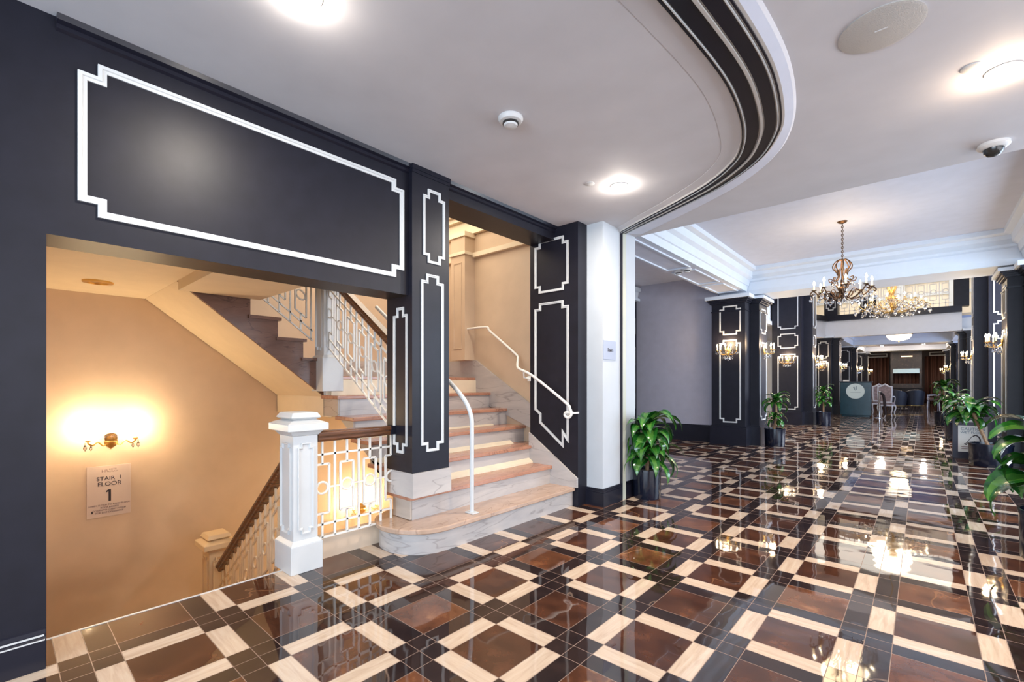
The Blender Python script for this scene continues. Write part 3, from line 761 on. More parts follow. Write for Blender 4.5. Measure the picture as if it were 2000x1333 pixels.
MB().tube(smooth_path(pth, 4), 0.015, 10).build('rail', IRON, t, smooth=True)
MB().tube([(-3.37, 3.985, 1.42), (-3.37, 3.99, 1.36), (-3.35, 4.07, 1.35)], .009, 8).box(-3.375, -3.335, 4.06, 4.07, 1.32, 1.38).build('bracket', IRON, t)
MB().tube([(-4.68, 4.17, 1.99), (-4.68, 4.2, 1.93), (-4.68, 4.3, 1.93)], .009, 8).build('bracket', IRON, t)
MB().tube([(-2.70, 3.99, .985), (-2.69, 4.068, .985)], .011, 8).build('bracket', IRON, t)

# ---------------------------------------------------------------- signs
SGX = Matrix(((0, 0, 1, 0), (1, 0, 0, 0), (0, 1, 0, 0), (0, 0, 0, 1)))   # text x->+Y, y->+Z, facing +X
def atx(X, Y, Z): return Matrix.Translation((X, Y, Z)) @ SGX
t = thing('stair_sign', (-5.795, 0.726, 0.27), 'pale square stair sign reading STAIR 1 FLOOR 1 under the two-armed sconce', 'sign')
sp = MB().box(-5.8, -5.788, 0.567, 0.888, 0.030, 0.512).build('panel', SIGNBG, t, bevel=.002)
o = t.location
def stx(body, size, y, z, mat=INK, **k):
    return text(body, size, mat, 'lettering', sp, Matrix.Translation((0.0085, y - o.y, z - o.z)) @ SGX, **k)
stx('HOTEL', .019, .755, .470, INKL); stx('RETLAW', .019, .755, .449, INKL); stx('HR', .036, .695, .452, INKL)
stx('STAIR  1', .052, .73, .375); stx('FLOOR', .055, .73, .322)
MB().prism([(.722, .175), (.740, .175), (.740, .285), (.722, .285), (.705, .272), (.705, .258), (.722, .266)], 'x', -5.788, -5.7855).build('lettering', INK, sp)
for i, s_ in enumerate(('LOBBY FLOOR TO ROOF FLOOR', 'ROOF ACCESS', 'DOWN TO LOBBY FLOOR', 'FOR EXIT DISCHARGE')):
    stx(s_, .0205, .73, .135 - .0235 * i, INKL)
MB().box(-5.789, -5.7865, .600, .610, .072, .096).build('arrow_mark', INK, sp)
t = thing('stairs_sign', (-2.495, 4.38, 1.64), 'small grey plaque reading Stairs on the white pier', 'sign')
MB().box(-2.5, -2.49, 4.245, 4.50, 1.548, 1.75).build('panel', GREYSIGN, t, bevel=.002)
text('Stairs', .052, INK, 'lettering', t, Matrix.Translation((.0065, 0, -.005)) @ SGX)

# ---------------------------------------------------------------- ceiling fittings
def downlight(x, y, label, pw=22, z=CZ, col=WHITE, r=.055):
    t = thing('downlight', (x, y, z), label, 'ceiling light', None)
    MB().lathe([(r, .002), (r + .02, -.001), (r + .02, -.006), (r, -.010)], (x, y, z), 24).build('trim_ring', PLASTIC, t, smooth=True)
    MB().lathe([(r - .003, -.002), (r - .006, -.02), (r * .6, -.034), (.005, -.04)], (x, y, z), 24).build('lamp', LAMPW, t, smooth=True)
    l = bpy.data.lights.new('downlight_beam', 'AREA'); l.shape = 'DISK'; l.size = r * 2; l.energy = pw; l.color = col
    lo = bpy.data.objects.new('downlight_beam', l); lo.location = (x, y, z - .048); COL.objects.link(lo)
    point('downlight_glow', (x, y, z - .07), pw * .13, col, .03); return t
downlight(-2.02, 0.90, 'lit recessed ceiling lamp above the black header at the top edge', 34)
downlight(-1.95, 3.58, 'lit recessed ceiling lamp in front of the doorway inside the curved band', 40)
downlight(0.33, 3.64, 'lit recessed ceiling lamp at the right edge near the camera dome', 62, col=(1, .74, .5))
def flatdisc(x, y, r, label, name='sprinkler_cover', cat='sprinkler', mat=PLASTIC, z=CZ):
    o = MB().lathe([(r, .002), (r, -.003), (r * .9, -.005), (.001, -.0055)], (x, y, z), 32).build(name, mat, smooth=True)
    return tag(o, label, cat)
flatdisc(-2.117, 3.377, .04, 'small flat white sprinkler cover left of the lamp by the doorway')
flatdisc(0.20, 3.50, .045, 'small flat sprinkler cover left of the lamp at the right edge')
sp1 = thing('ceiling_speaker', (-0.147, 2.82, CZ), 'large round flush speaker grille in the ceiling right of the curved band', 'speaker')
MB().lathe([(.165, .002), (.168, -.006), (.155, -.010), (.001, -.010)], (-.147, 2.82, CZ), 48).build('grille', GROUTC, sp1, smooth=True)
MB().box(-.17, -.12, 2.815, 2.822, CZ - .012, CZ - .0095).build('badge', PLASTIC, sp1)
def detector(x, y, z, label, grp=None):
    t = thing('smoke_detector', (x, y, z), label, 'smoke detector', grp)
    MB().lathe([(0.0783, 0.0025), (0.0810, -0.0100), (0.0702, -0.0275), (0.0540, -0.0325)], (x, y, z), 28).build('base', PLASTIC, t, smooth=True)
    MB().lathe([(0.0513, -0.0300), (0.0513, -0.0425), (0.0297, -0.0475)], (x, y, z), 28).build('vent_ring', DARKPL, t, smooth=True)
    MB().lathe([(0.0459, -0.0450), (0.0405, -0.0550), (0.0135, -0.0625), (0.0014, -0.0625)], (x, y, z), 28).build('sensor_head', PLASTIC, t, smooth=True)
    return t
detector(-1.97, 2.20, CZ, 'round white smoke detector alone in the middle of the white ceiling')
detector(-3.09, 7.73, 3.2, 'left one of the two smoke detectors under the corridor beam')
detector(-2.93, 7.68, 3.2, 'right one of the two smoke detectors under the corridor beam')
t = thing('security_camera', (0.38, 4.72, CZ), 'white dome security camera with dark lens bubble on the ceiling', 'camera')
MB().lathe([(.085, .002), (.087, -.02), (.07, -.035), (.055, -.038)], (.38, 4.72, CZ), 32).build('housing', PLASTIC, t, smooth=True)
MB().lathe([(.056, -.036), (.052, -.06), (.035, -.082), (.001, -.092)], (.38, 4.72, CZ), 32).build('lens_dome', DARKPL, t, smooth=True)
t = thing('ceiling_light', (-5.10, 0.57, 2.14), 'unlit round brass recessed light in the stair soffit', 'ceiling light')
MB().lathe([(.10, .002), (.10, -.012), (.07, -.016), (.06, -.004)], (-5.10, .57, 2.14), 28).build('brass_ring', BRASS, t, smooth=True)
MB().lathe([(.06, -.003), (.03, -.008), (.001, -.009)], (-5.10, .57, 2.14), 28).build('lens', plain('amber_lens', (.35, .2, .06), .3), t, smooth=True)

# ---------------------------------------------------------------- crystal + sconces
def drop(mb, c, s=1.0):
    mb.ball((c[0], c[1], c[2] + .012 * s), .005 * s, 6, 4)
    mb.lathe([(.0008, -.034 * s), (.010 * s, -.018 * s), (.0105 * s, -.010 * s), (.0008, .008 * s)], c, 6)
    return mb
def swirl(c, r0, r1, a0, a1, n, plane):
    """spiral points; plane = (dirx, diry) horizontal direction, z vertical"""
    out = []
    for i in range(n + 1):
        t_ = i / n; a = a0 + (a1 - a0) * t_; r = r0 + (r1 - r0) * t_
        out.append((c[0] + plane[0] * r * math.cos(a), c[1] + plane[1] * r * math.cos(a), c[2] + r * math.sin(a)))
    return out
def make_sconce(loc, rz, label):
    """local +Y... built facing local -Y (wall at y=0)"""
    t = thing('wall_sconce', loc, label, 'wall sconce', None, rz)
    MB().lathe([(.001, -.11), (.018, -.10), (.03, -.06), (.045, -.02), (.05, .02), (.03, .06), (.012, .09), (.001, .11)], (0, -.014, 0), 14, .3).build('backplate', BRASS, t, False, True)
    k = 0
    for x, out in ((-.19, .10), (-.10, .17), (0, .20), (.10, .17), (.19, .10)):
        z = -.02 if k % 2 else .0
        pts = smooth_path([(0, -.02, -.03), (x * .3, -out * .5, -.085), (x * .75, -out * .95, -.07), (x, -out, -.01 + z * .3)], 4)
        arm = MB().tube(pts, .0055, 6).lathe([(.004, -.012), (.026, -.002), (.028, .003), (.006, .004)], (x, -out, 0), 12); arm = arm.build('arm', BRASS, t, False, True)
        MB().lathe([(.009, 0), (.009, .075), (.001, .078)], (x, -out, 0), 8).build('candle', CANDLE, arm, False, True)
        MB().lathe([(.006, .077), (.014, .095), (.012, .115), (.001, .138)], (x, -out, 0), 8).build('bulb', BULB, arm, False, True)
        for q, z_ in (((x, -out), 1.8, ), ((x + .028, -out), 1.3), ((x - .028, -out), 1.3)): drop(MB(), (q[0], q[1], -.03), z_).build('crystal_drop', CRYSTAL, arm, False)
        drop(MB(), (x * .5, -out * .6, -.12), 1.9).build('crystal_drop', CRYSTAL, arm, False); k += 1
    for q, z_ in (((0, -.03, -.15), 2.0), ((.05, -.06, -.14), 1.7), ((-.05, -.06, -.14), 1.7)): drop(MB(), q, z_).build('crystal_drop', CRYSTAL, t, False)
    return t
SC = None
def sconce(x, y, z, facing, label, pw=22):
    """facing: 'y-' (towards camera), 'x+', 'x-'"""
    global SC
    rz = {'y-': 0, 'x+': PI / 2, 'x-': -PI / 2}[facing]
    if SC is None: SC = make_sconce((x, y, z), rz, label)
    else: dup(SC, (x, y, z), rz, label)
    d = {'y-': (0, -.16), 'x+': (.16, 0), 'x-': (-.16, 0)}[facing]
    point('sconce_glow', (x + d[0], y + d[1], z + .15), pw, (1, .70, .40), .06)
sconce(-3.02, 10.186, 1.97, 'y-', 'crystal sconce on the front of the first left pillar')
sconce(-2.516, 10.86, 2.00, 'x+', 'crystal sconce on the side of the first left pillar, above the twisted potted plant')
sconce(-3.14, 16.456, 1.99, 'y-', 'crystal sconce on the front of the second left pillar')
sconce(-2.516, 17.18, 2.02, 'x+', 'crystal sconce on the side of the second left pillar')
sconce(-3.08, 22.586, 1.98, 'y-', 'crystal sconce on the front of the third left pillar under the balcony')
sconce(-2.516, 23.35, 1.95, 'x+', 'crystal sconce on the side of the third left pillar')
sconce(-2.516, 29.9, 1.98, 'x+', 'distant sconce glowing above the host stand, on the fourth left pillar')
sconce(-2.516, 36.5, 2.0, 'x+', 'farthest small sconce glow left of the brown curtain')
sconce(0.986, 10.86, 1.97, 'x-', 'large bright crystal sconce on the right pillar above the leaning plant')
sconce(0.986, 17.18, 2.0, 'x-', 'crystal sconce on the second right pillar')
sconce(0.986, 29.9, 2.0, 'x-', 'upper of the two far sconces right of the brown curtain')
sconce(0.986, 36.5, 2.0, 'x-', 'lower and farthest of the two far sconces right of the brown curtain')
sconce(-5.24, 13.0, 1.9, 'x+', 'sconce on the cream aisle wall seen between first and second left pillars')

def stair_sconce(y, z, label, pw):
    X = -5.80
    t = thing('wall_sconce', (X, y, z), label, 'wall sconce')
    MB().lathe([(.001, -.075), (.012, -.06), (.035, -.045), (.05, -.015), (.052, .0), (.035, .02), (.02, .045), (.001, .055)], (X + .05, y, z), 18).build('urn', BRASS, t, smooth=True)
    MB().lathe([(.04, .0), (.05, .03), (.045, .06), (.02, .075), (.001, .08)], (X + .05, y, z), 14).build('crystal_bowl', CRYSTAL, t, smooth=True)
    MB().box(X, X + .05, y - .012, y + .012, z - .02, z + .01).build('wall_mount', BRASS, t)
    for s_ in (-1, 1):
        pts = smooth_path([(X + .05, y + s_ * .02, z - .01), (X + .09, y + s_ * .06, z - .035), (X + .12, y + s_ * .10, z + .005), (X + .13, y + s_ * .135, z - .02), (X + .13, y + s_ * .165, z - .005), (X + .13, y + s_ * .17, z + .02)], 5)
        arm = MB().tube(pts, .006, 8).lathe([(.004, .01), (.020, .022), (.022, .026), (.006, .03)], (X + .13, y + s_ * .17, z), 12).build('arm', BRASS, t, smooth=True)
        MB().lathe([(.009, .025), (.009, .085), (.001, .088)], (X + .13, y + s_ * .17, z), 10).build('candle', CANDLE, arm, smooth=True)
        MB().lathe([(.006, .086), (.016, .105), (.012, .128), (.001, .15)], (X + .13, y + s_ * .17, z), 10).build('bulb', BULB, arm, smooth=True)
        for q, z_ in (((X + .13, y + s_ * .19, z - .02), 1.5), ((X + .13, y + s_ * .15, z - .03), 1.2)): drop(MB(), q, z_).build('crystal_drop', CRYSTAL, arm)
        point('sconce_glow', (X + .14, y + s_ * .17, z + .12), pw, (1.0, .76, .46), .025)
    return t
stair_sconce(0.735, 0.745, 'two-armed brass sconce glowing on the beige stair wall above the stair sign', 26.0)
stair_sconce(3.36, -0.43, 'lower brass sconce glowing behind the level balustrade ironwork', 24.0)

# ---------------------------------------------------------------- chandeliers
def chandelier(loc, Rr, H, ztop, label, metal, narm, tiers=1, crown=True, bulb_s=1.0, tk=1.45):
    x, y, z = loc
    t = thing('chandelier', (x, y, z), label, 'chandelier')
    MB().lathe([(.001, 0), (.012, -.035), (.05, -.02), (.062, -.006), (.062, 0)], (x, y, ztop), 24).build('canopy', metal, t, smooth=True)
    ch = MB(); top = z + H; k = 0; zz = ztop - .03
    while zz > top:
        ring = []
        for q in range(10):
            a = 2 * PI * q / 10; dx_ = .011 * math.cos(a)
            ring.append((x + (dx_ if k % 2 else 0), y + (0 if k % 2 else dx_), zz - .02 + .02 * math.sin(a)))
        ch.tube(ring, .0045, 5, closed=True); zz -= .03; k += 1
    ch.build('chain', metal, t, smooth=True)
    MB().tube([(x, y, top), (x, y, z + .05)], .007, 8).lathe([(.001, 0), (.02, .01), (.045, .05), (.05, .08), (.02, .12), (.03, .15), (.001, .18)], (x, y, z + .12 * H), 14) \
        .lathe([(.001, -.02), (.015, .0), (.022, .03), (.006, .06)], (x, y, z), 12).build('stem', metal, t, smooth=True)
    for i in range(narm):
        a = 2 * PI * i / narm + .22; d = (math.cos(a), math.sin(a))
        rr = Rr * (1.0 if (tiers == 1 or i % 2 == 0) else .68); zo = 0 if (tiers == 1 or i % 2 == 0) else .16
        f = lambda r_, z_: (x + d[0] * r_, y + d[1] * r_, z + z_)
        m_ = MB()
        if crown:
            m_.tube(smooth_path([f(.01, H), f(.05, H + .01), f(.10, H * .93), f(.115, H * .82), f(.07, H * .70), f(.06, H * .62)], 5), .0055 * tk, 6)
            m_.tube(smooth_path([f(.06, H * .78), f(.05, H * .6), f(.09, H * .48), f(.15, H * .46), f(.16, H * .54), f(.12, H * .53)], 5), .0048 * tk, 6)
            m_.tube(smooth_path([f(.10, H * .44), f(.06, H * .30), f(.03, H * .16)], 5), .0048 * tk, 6)
        m_.tube(smooth_path([f(.02, .10 * H + zo * .3), f(.10, .0 + zo), f(rr * .45, -.0 + zo * .8), f(rr * .75, .11 * H + zo), f(rr * .93, .25 * H + zo), f(rr * 1.05, .20 * H + zo), f(rr * 1.03, .15 * H + zo), f(rr * .97, .18 * H + zo)], 5), .006 * tk, 6)
        m_.tube(smooth_path([f(.03, .02 + zo * .5), f(rr * .25, .06 * H + zo), f(rr * .4, .22 * H + zo), f(rr * .55, .20 * H + zo), f(rr * .5, .12 * H + zo)], 5), .0042 * tk, 6)
        m_.lathe([(.004, -.01), (.034, .0), (.036, .005), (.008, .006)], f(rr * .93, .27 * H + zo), 12)
        arm = m_.build('arm', metal, t, smooth=True)
        b0 = f(rr * .93, .27 * H + zo)
        MB().lathe([(.010, .004), (.010, .075), (.001, .078)], b0, 8).build('candle', CANDLE, arm, smooth=True)
        MB().lathe([(.006, .077), (.016 * bulb_s, .10), (.013 * bulb_s, .12), (.001, .15)], b0, 8).build('bulb', BULB, arm, smooth=True)
        for q, z_ in ((f(rr * .93, .18 * H + zo), 1.6), (f(rr * 1.04, .06 * H + zo), 2.0), (f(rr * .5, -.03 * H + zo), 2.0), (f(.13, H * .42), 1.6), (f(rr * .75, .02 + zo), 1.6)):
            drop(MB(), q, z_ * (1 if Rr < .6 else 2.2)).build('crystal_drop', CRYSTAL, arm)
    return t
chandelier((-0.865, 8.2, 2.52), .37, .56, 3.65, 'bronze scrolled chandelier with lit candles hanging by chain in the corridor', BRONZE, 8)
point('chandelier_glow', (-0.865, 8.2, 2.95), 26, WARM, .25)
chandelier((-0.74, 19.6, 3.62), .92, .95, 6.5, 'wide golden crystal chandelier with many lit candles in the atrium', BRASS, 16, 2, True, 1.7)
point('chandelier_glow', (-0.74, 19.6, 4.35), 70, (1, .8, .55), .5)

# ---------------------------------------------------------------- balcony and rooms beyond
bl = thing('balcony', (-1, 22.8, 3.13), 'white fronted mezzanine balcony with dark ledge spanning the corridor', 'balcony')
BP = [(-3.62, 11.3), (-3.62, 20.4), (-2.95, 22.62), (1.05, 22.62)]
def strip(e, th, z0, z1):
    mb = MB(); pts = [(a + e * (1 if i < 2 else .6 if i == 2 else 0), b - e * (0 if i < 2 else .7 if i == 2 else 1)) for i, (a, b) in enumerate(BP)]
    back = [(a - (th if i < 2 else th * .5 if i == 2 else 0), b + (0 if i < 2 else th)) for i, (a, b) in enumerate(BP)]
    return mb.prism(pts + back[::-1], 'z', z0, z1)
strip(0, .25, 3.26, 3.80).build('fascia', WHITEW, bl)
strip(.05, .25, 3.14, 3.26).build('fascia_molding', WHITEW, bl)
strip(.14, .28, 3.80, 3.92).build('ledge', BLACK2, bl)
strip(.09, .28, 3.92, 4.03).build('ledge_top', BLACK2, bl)
grille((-2.5, 22.75), (1, 0), 3.3, 0, 4.03, 0.33, 1.15, .022).build('iron_grille', IRON, bl)
MB().box(-2.5, 1.0, 22.7, 22.8, 5.18, 5.26).build('handrail', CROWN, bl)
grille((-3.72, 11.4), (0, 1), 9.0, 0, 4.03, 0.33, 1.15, .022).build('iron_grille', IRON, bl)
MB().box(-3.0, -2.55, 22.66, 23.3, 4.03, 6.45).build('corner_post', BLACK, bl)
frame_y(MB(), 22.66, notched(-2.94, -2.61, 4.25, 6.2, .07, .08), .035, .015).build('panel_molding', TRIM, bl)
MB().box(0.85, 1.25, 22.85, 23.2, 4.03, 6.45).build('end_post', BLACK, bl)
struct('floor', MB().box(-5.3, 3.5, 22.95, 28.5, 3.705, 3.8), CREAM)
struct('wall_far', MB().box(-5.3, 3.5, 28.5, 28.7, 3.8, 6.6), plain('gallery_wall', (.86, .80, .70), .6))
struct('trim_16', MB().box(-5.3, 3.5, 28.42, 28.5, 5.3, 5.42).box(-5.3, 3.5, 28.40, 28.5, 5.9, 6.1).box(-.9, -.6, 28.3, 28.5, 3.8, 6.5).box(.9, 1.2, 28.3, 28.5, 3.8, 6.5), CROWN)
tag(MB().box(-2.0, -1.45, 24.4, 24.9, 3.8, 4.55).box(-2.0, -1.45, 24.8, 24.9, 4.55, 5.0).build('armchair', NAVYV), 'dark chair behind the balcony railing upstairs', 'chair')
struct('trim_17', MB().box(-5.3, 3.5, 29.0, 30.2, 3.2, 3.62).box(-5.3, 3.5, 28.9, 30.3, 3.42, 3.62).box(-5.3, 3.5, 35.7, 36.8, 3.22, 3.5), CROWN)
struct('trim_18', MB().box(-3.4, -2.62, 22.9, 42, 3.2, 3.62).box(-3.4, -2.55, 22.9, 42, 3.45, 3.62).box(1.0, 1.9, 22.9, 42, 3.2, 3.62), CROWN)
struct('wall_far', MB().box(-5.3, 3.5, 40, 40.2, 0, 3.6), plain('far_wall_brown', (.06, .03, .025), .5))

# ceiling dome light and small downlights far down the hall
t = thing('ceiling_light', (-0.74, 25.9, 3.62), 'glowing alabaster bowl ceiling light beyond the balcony', 'ceiling light')
MB().lathe([(.44, -.02), (.42, -.10), (.33, -.22), (.12, -.29), (.001, -.30)], (-.74, 25.9, 3.40), 32).build('bowl', DOME, t, smooth=True)
MB().lathe([(.46, -.0), (.47, -.03), (.44, -.04), (.001, -.04)], (-.74, 25.9, 3.40), 32).lathe([(.001, -.35), (.02, -.33), (.03, -.30), (.001, -.295)], (-.74, 25.9, 3.40), 10).lathe([(.03, -.03), (.03, .17), (.12, .19), (.12, .22)], (-.74, 25.9, 3.40), 12).build('brass_rim', BRASS, t, smooth=True)
point('dome_glow', (-.74, 25.9, 2.95), 40, WARM, .3)
for (x, y, lb) in ((-1.85, 33.2, 'left nearer small round downlight ahead of the fireplace'), (-1.75, 34.6, 'left farther small round downlight ahead of the fireplace'),
                   (0.05, 33.2, 'right nearer small round downlight ahead of the fireplace'), (0.06, 34.6, 'right farther small round downlight ahead of the fireplace')):
    tt = thing('downlight', (x, y, 3.5), lb, 'ceiling light')
    MB().lathe([(.13, .002), (.15, -.012), (.11, -.02), (.001, -.02)], (x, y, 3.5), 20).build('lamp', LAMPW, tt, smooth=True)
    point('downlight_glow', (x, y, 3.3), 22, (1, .8, .65), .1)

# fireplace wall with pale strip and inner curtain imitating a mirror image, curtains, vents
t = thing('fireplace', (-0.76, 39.0, 0), 'dark marble chimney breast at the far end of the hall', 'fireplace')
cbm = MB()
cbm.box(-1.52, 0.0, 38.6, 39.6, 2.2, 3.49).box(-1.52, -1.40, 38.6, 39.6, 0.97, 2.2).box(-.12, 0, 38.6, 39.6, .97, 2.2).box(-1.40, -.12, 38.6, 39.6, .97, 1.25)
cbm.build('chimney_breast', FIREPL, t)
MB().box(-1.56, 0.04, 38.602, 39.6, 0.0, 0.9).box(-1.6, .08, 38.601, 39.6, .9, .96).build('hearth_surround', BLACK, t)
MB().box(-1.40, -0.12, 38.62, 38.64, 1.92, 2.2).build('reflection_strip', plain('painted_reflection', (.40, .52, .55), .25, 0.6), t)  # pale colour stands in for a bright reflection in the mirror
MB().box(-1.0, -.45, 38.48, 38.60, 2.95, 3.02).build('picture_light', emis('warm_picture_light', (1, .7, .4), 2.5), t)
def curtain_obj(x0, x1, label):
    pts = []; n = int((x1 - x0) / .04)
    for i in range(n + 1):
        x = x0 + (x1 - x0) * i / n; pts.append((x, 39.75 + .06 * math.sin(i * 1.35) + .02 * math.sin(i * .4)))
    poly = pts + [(p[0], p[1] + .02) for p in pts[::-1]]
    o = MB(); N = len(pts)
    vs = [(p[0], p[1], z) for z in (.03, 3.0) for p in pts]
    o.add(vs, [(i, i + 1, N + i + 1, N + i) for i in range(N - 1)])
    ob = o.build('curtain', CURTAIN, smooth=True); sd = ob.modifiers.new('s', 'SOLIDIFY'); sd.thickness = .01
    return tag(ob, label, 'curtain')
curtain_obj(-3.3, -1.64, 'brown pleated curtain left of the marble chimney breast')
curtain_obj(-1.45, -.05, 'brown pleated curtain added behind the chimney breast opening to imitate stripes in its mirror')  # added: imitates the curtain stripes mirrored in the chimney glass
curtain_obj(0.12, 1.9, 'brown pleated curtain right of the marble chimney breast')
for x0, x1, lb in ((-2.75, -1.72, 'white framed air vent above the left curtain'), (0.35, 1.4, 'white framed air vent above the right curtain')):
    tt = thing('air_vent', ((x0 + x1) / 2, 39.98, 3.1), lb, 'vent')
    MB().loopsweep([(x0, 3.02), (x1, 3.02), (x1, 3.26), (x0, 3.26)], [(0, 0), (0, .05), (.05, .05), (.05, 0)], lambda a, b, h: (a, 39.62 - h, b)).build('frame', TRIM, tt)
    MB().box(x0, x1, 39.62, 40.0, 3.02, 3.26).build('louver', INK, tt)

# ---------------------------------------------------------------- host stand, stanchions, chairs
HSx, HSy = .09, -1.35
t = thing('host_stand', (-1.91, 22.05, 0), 'dark teal host stand with pale oval logo', 'host stand')
MB().box(-2.37, -1.43, 21.85, 22.4, .06, 1.32).box(-2.33, -1.47, 21.89, 22.36, 0, .06).build('body', GREEN, t, bevel=.01)
MB().box(-2.40, -1.40, 21.82, 22.43, 1.32, 1.355).build('top', BLACK2, t, bevel=.005)
el = [( -1.90 + .285 * math.cos(2 * PI * i / 40), .98 + .29 * math.sin(2 * PI * i / 40)) for i in range(40)]
MB().prism(el, 'y', 21.835, 21.85).build('logo_oval', OVAL, t)
lg = MB().tube(smooth_path([(-1.94, 21.833, 1.08), (-1.96, 21.833, 1.12), (-1.93, 21.833, 1.13), (-1.92, 21.833, 1.04), (-1.89, 21.833, 1.02), (-1.87, 21.833, 1.06), (-1.87, 21.833, 1.17)], 5), .009, 6)
lg.build('logo_mark', INKD, t)
MB().box(-2.05, -1.74, 21.832, 21.836, .925, .95).build('logo_line', INKG, t)
tag(MB().box(-2.30, -2.12, 22.0, 22.25, 1.355, 1.41).build('paper_stack', PAPER), 'white papers stacked on top of the host stand', 'papers')
t = thing('stanchion', (-1.17, 21.7, 0), 'chrome queue stanchion with black belt right of the host stand', 'stanchion')
MB().lathe([(.17, 0), (.17, .015), (.05, .04), (.028, .06), (.028, .9), (.04, .93), (.04, .98), (.001, 1.0)], (-1.17, 21.7, 0), 24).build('post', CHROME, t, smooth=True)
MB().tube(smooth_path([(-1.14, 21.7, .92), (-1.06, 21.75, .82), (-1.02, 21.8, .45), (-1.00, 21.85, .12)], 6), .045, 8).build('hanging_belt', INK, t, smooth=True)

def carved_chair(loc, rz, label):
    t = thing('carved_chair', loc, label, 'chair', None, rz)
    MB().box(-.28, .28, -.27, .27, .46, .56).build('seat', CHAIRC, t, False, bevel=.03)
    bk = [(-.24, .58), (.24, .58), (.27, .9), (.26, 1.16), (.15, 1.18), (0, 1.26), (-.15, 1.18), (-.26, 1.16), (-.27, .9)]
    MB().prism(bk, 'y', .23, .29).build('backrest', CHAIRC, t, False, bevel=.01)
    MB().loopsweep(bk, [(-.035, -.02), (-.035, .08), (.015, .08), (.015, -.02)], lambda a, b, h: (a, .23 + h, b)).build('back_frame', CHAIRF, t, False, bevel=.006)
    MB().box(-.29, .29, -.28, -.25, .42, .47).box(-.29, .29, .25, .28, .42, .47).box(-.29, -.26, -.28, .28, .42, .47).box(.26, .29, -.28, .28, .42, .47).build('seat_frame', CHAIRF, t, False)
    for sx in (-1, 1):
        for sy in (-1, 1):
            MB().tube(smooth_path([(sx * .26, sy * .25, .46), (sx * .30, sy * .28, .34), (sx * .25, sy * .25, .15), (sx * .29, sy * .29, .012)], 5), [.035] * 5 + [.03] * 5 + [.02] * 6, 8).build('leg', CHAIRF, t, False, True)
        MB().tube(smooth_path([(sx * .27, .25, .80), (sx * .32, .0, .78), (sx * .30, -.18, .72), (sx * .28, -.16, .56)], 5), .02, 8).build('armrest', CHAIRF, t, False, True)
    return t
CC = carved_chair((-1.02, 22.9, 0), R(170), 'silver carved armchair with taupe upholstery right of the host stand')
CC.scale = (.76, .85, .98)
dup(CC, (-1.40, 24.4, 0), R(200), 'second silver carved armchair half hidden behind the host stand')
def barrel(loc, rz, label):
    t = thing('barrel_chair', loc, label, 'chair', None, rz)
    n = 18; vs = []
    for i in range(n + 1):
        a = R(-20) + R(220) * i / n
        h = .62 + .34 * math.sin(max(0, min(PI, (a + R(20)) / R(220) * PI)))
        for r_, z in ((.42, .22), (.48, h), (.40, h + .02), (.33, .24)): vs.append((r_ * math.cos(a), r_ * math.sin(a), z))
    fs = []
    for i in range(n):
        for j in range(4): fs.append((i * 4 + j, i * 4 + (j + 1) % 4, (i + 1) * 4 + (j + 1) % 4, (i + 1) * 4 + j))
    fs += [(0, 1, 2, 3), tuple(n * 4 + j for j in (3, 2, 1, 0))]
    MB().add(vs, fs).build('barrel_back', NAVYV, t, False, True)
    MB().lathe([(.33, .24), (.36, .30), (.35, .42), (.30, .46), (.001, .47)], (0, -.02, 0), 20).build('seat', NAVYV, t, False, True)
    for a in (45, 135, 225, 315):
        MB().lathe([(.018, 0), (.025, .24)], (.30 * math.cos(R(a)), .30 * math.sin(R(a)), 0), 8).build('leg', INK, t, False)
    MB().tube([(.43 * math.cos(R(a)), .43 * math.sin(R(a)), .22) for a in range(-20, 201, 12)], .012, 6).build('base_rail', BRASS, t, False, True)
    return t
BC = barrel((-0.98, 28.6, 0), R(180), 'navy barrel chair with its back to the hall near the carved armchair')
dup(BC, (-0.36, 29.4, 0), R(200), 'second navy barrel chair, farther right beside the round table')
t = thing('round_table', (-0.7, 30.6, 0), 'round table with cream cloth between the barrel chairs', 'table')
MB().lathe([(.5, .74), (.5, .77), (.001, .77)], (-.7, 30.6, 0), 24).build('tabletop', CREAMCLOTH, t, smooth=True)
MB().lathe([(.25, 0), (.04, .05), (.04, .74)], (-.7, 30.6, 0), 16).build('pedestal', INK, t, smooth=True)
def side_chair(loc, rz, label):
    t = thing('dining_chair', loc, label, 'chair', None, rz)
    MB().box(-.24, .24, -.24, .24, .42, .50).build('seat', BROWNC, t, False, bevel=.02)
    MB().prism([(.20, .5), (.25, .5), (.36, 1.04), (.32, 1.05)], 'x', -.22, .22).build('backrest', BROWNC, t, False)
    for sx in (-1, 1):
        for sy in (-1, 1): MB().bar((sx * .22, sy * .22, .001), (sx * .21, sy * .20, .43), .028, .028).build('leg', METALLEG, t, False)
        MB().bar((sx * .24, -.2, .68), (sx * .24, .28, .70), .03, .03).bar((sx * .24, -.2, .44), (sx * .24, -.2, .68), .025, .025).build('armrest', METALLEG, t, False)
    return t
DC = side_chair((0.42, 30.6, 0), R(-90), 'brown dining chair seen from the side in front of the right curtain')
dup(DC, (0.45, 33.0, 0), R(-80), 'second brown dining chair just behind the first by the right curtain')

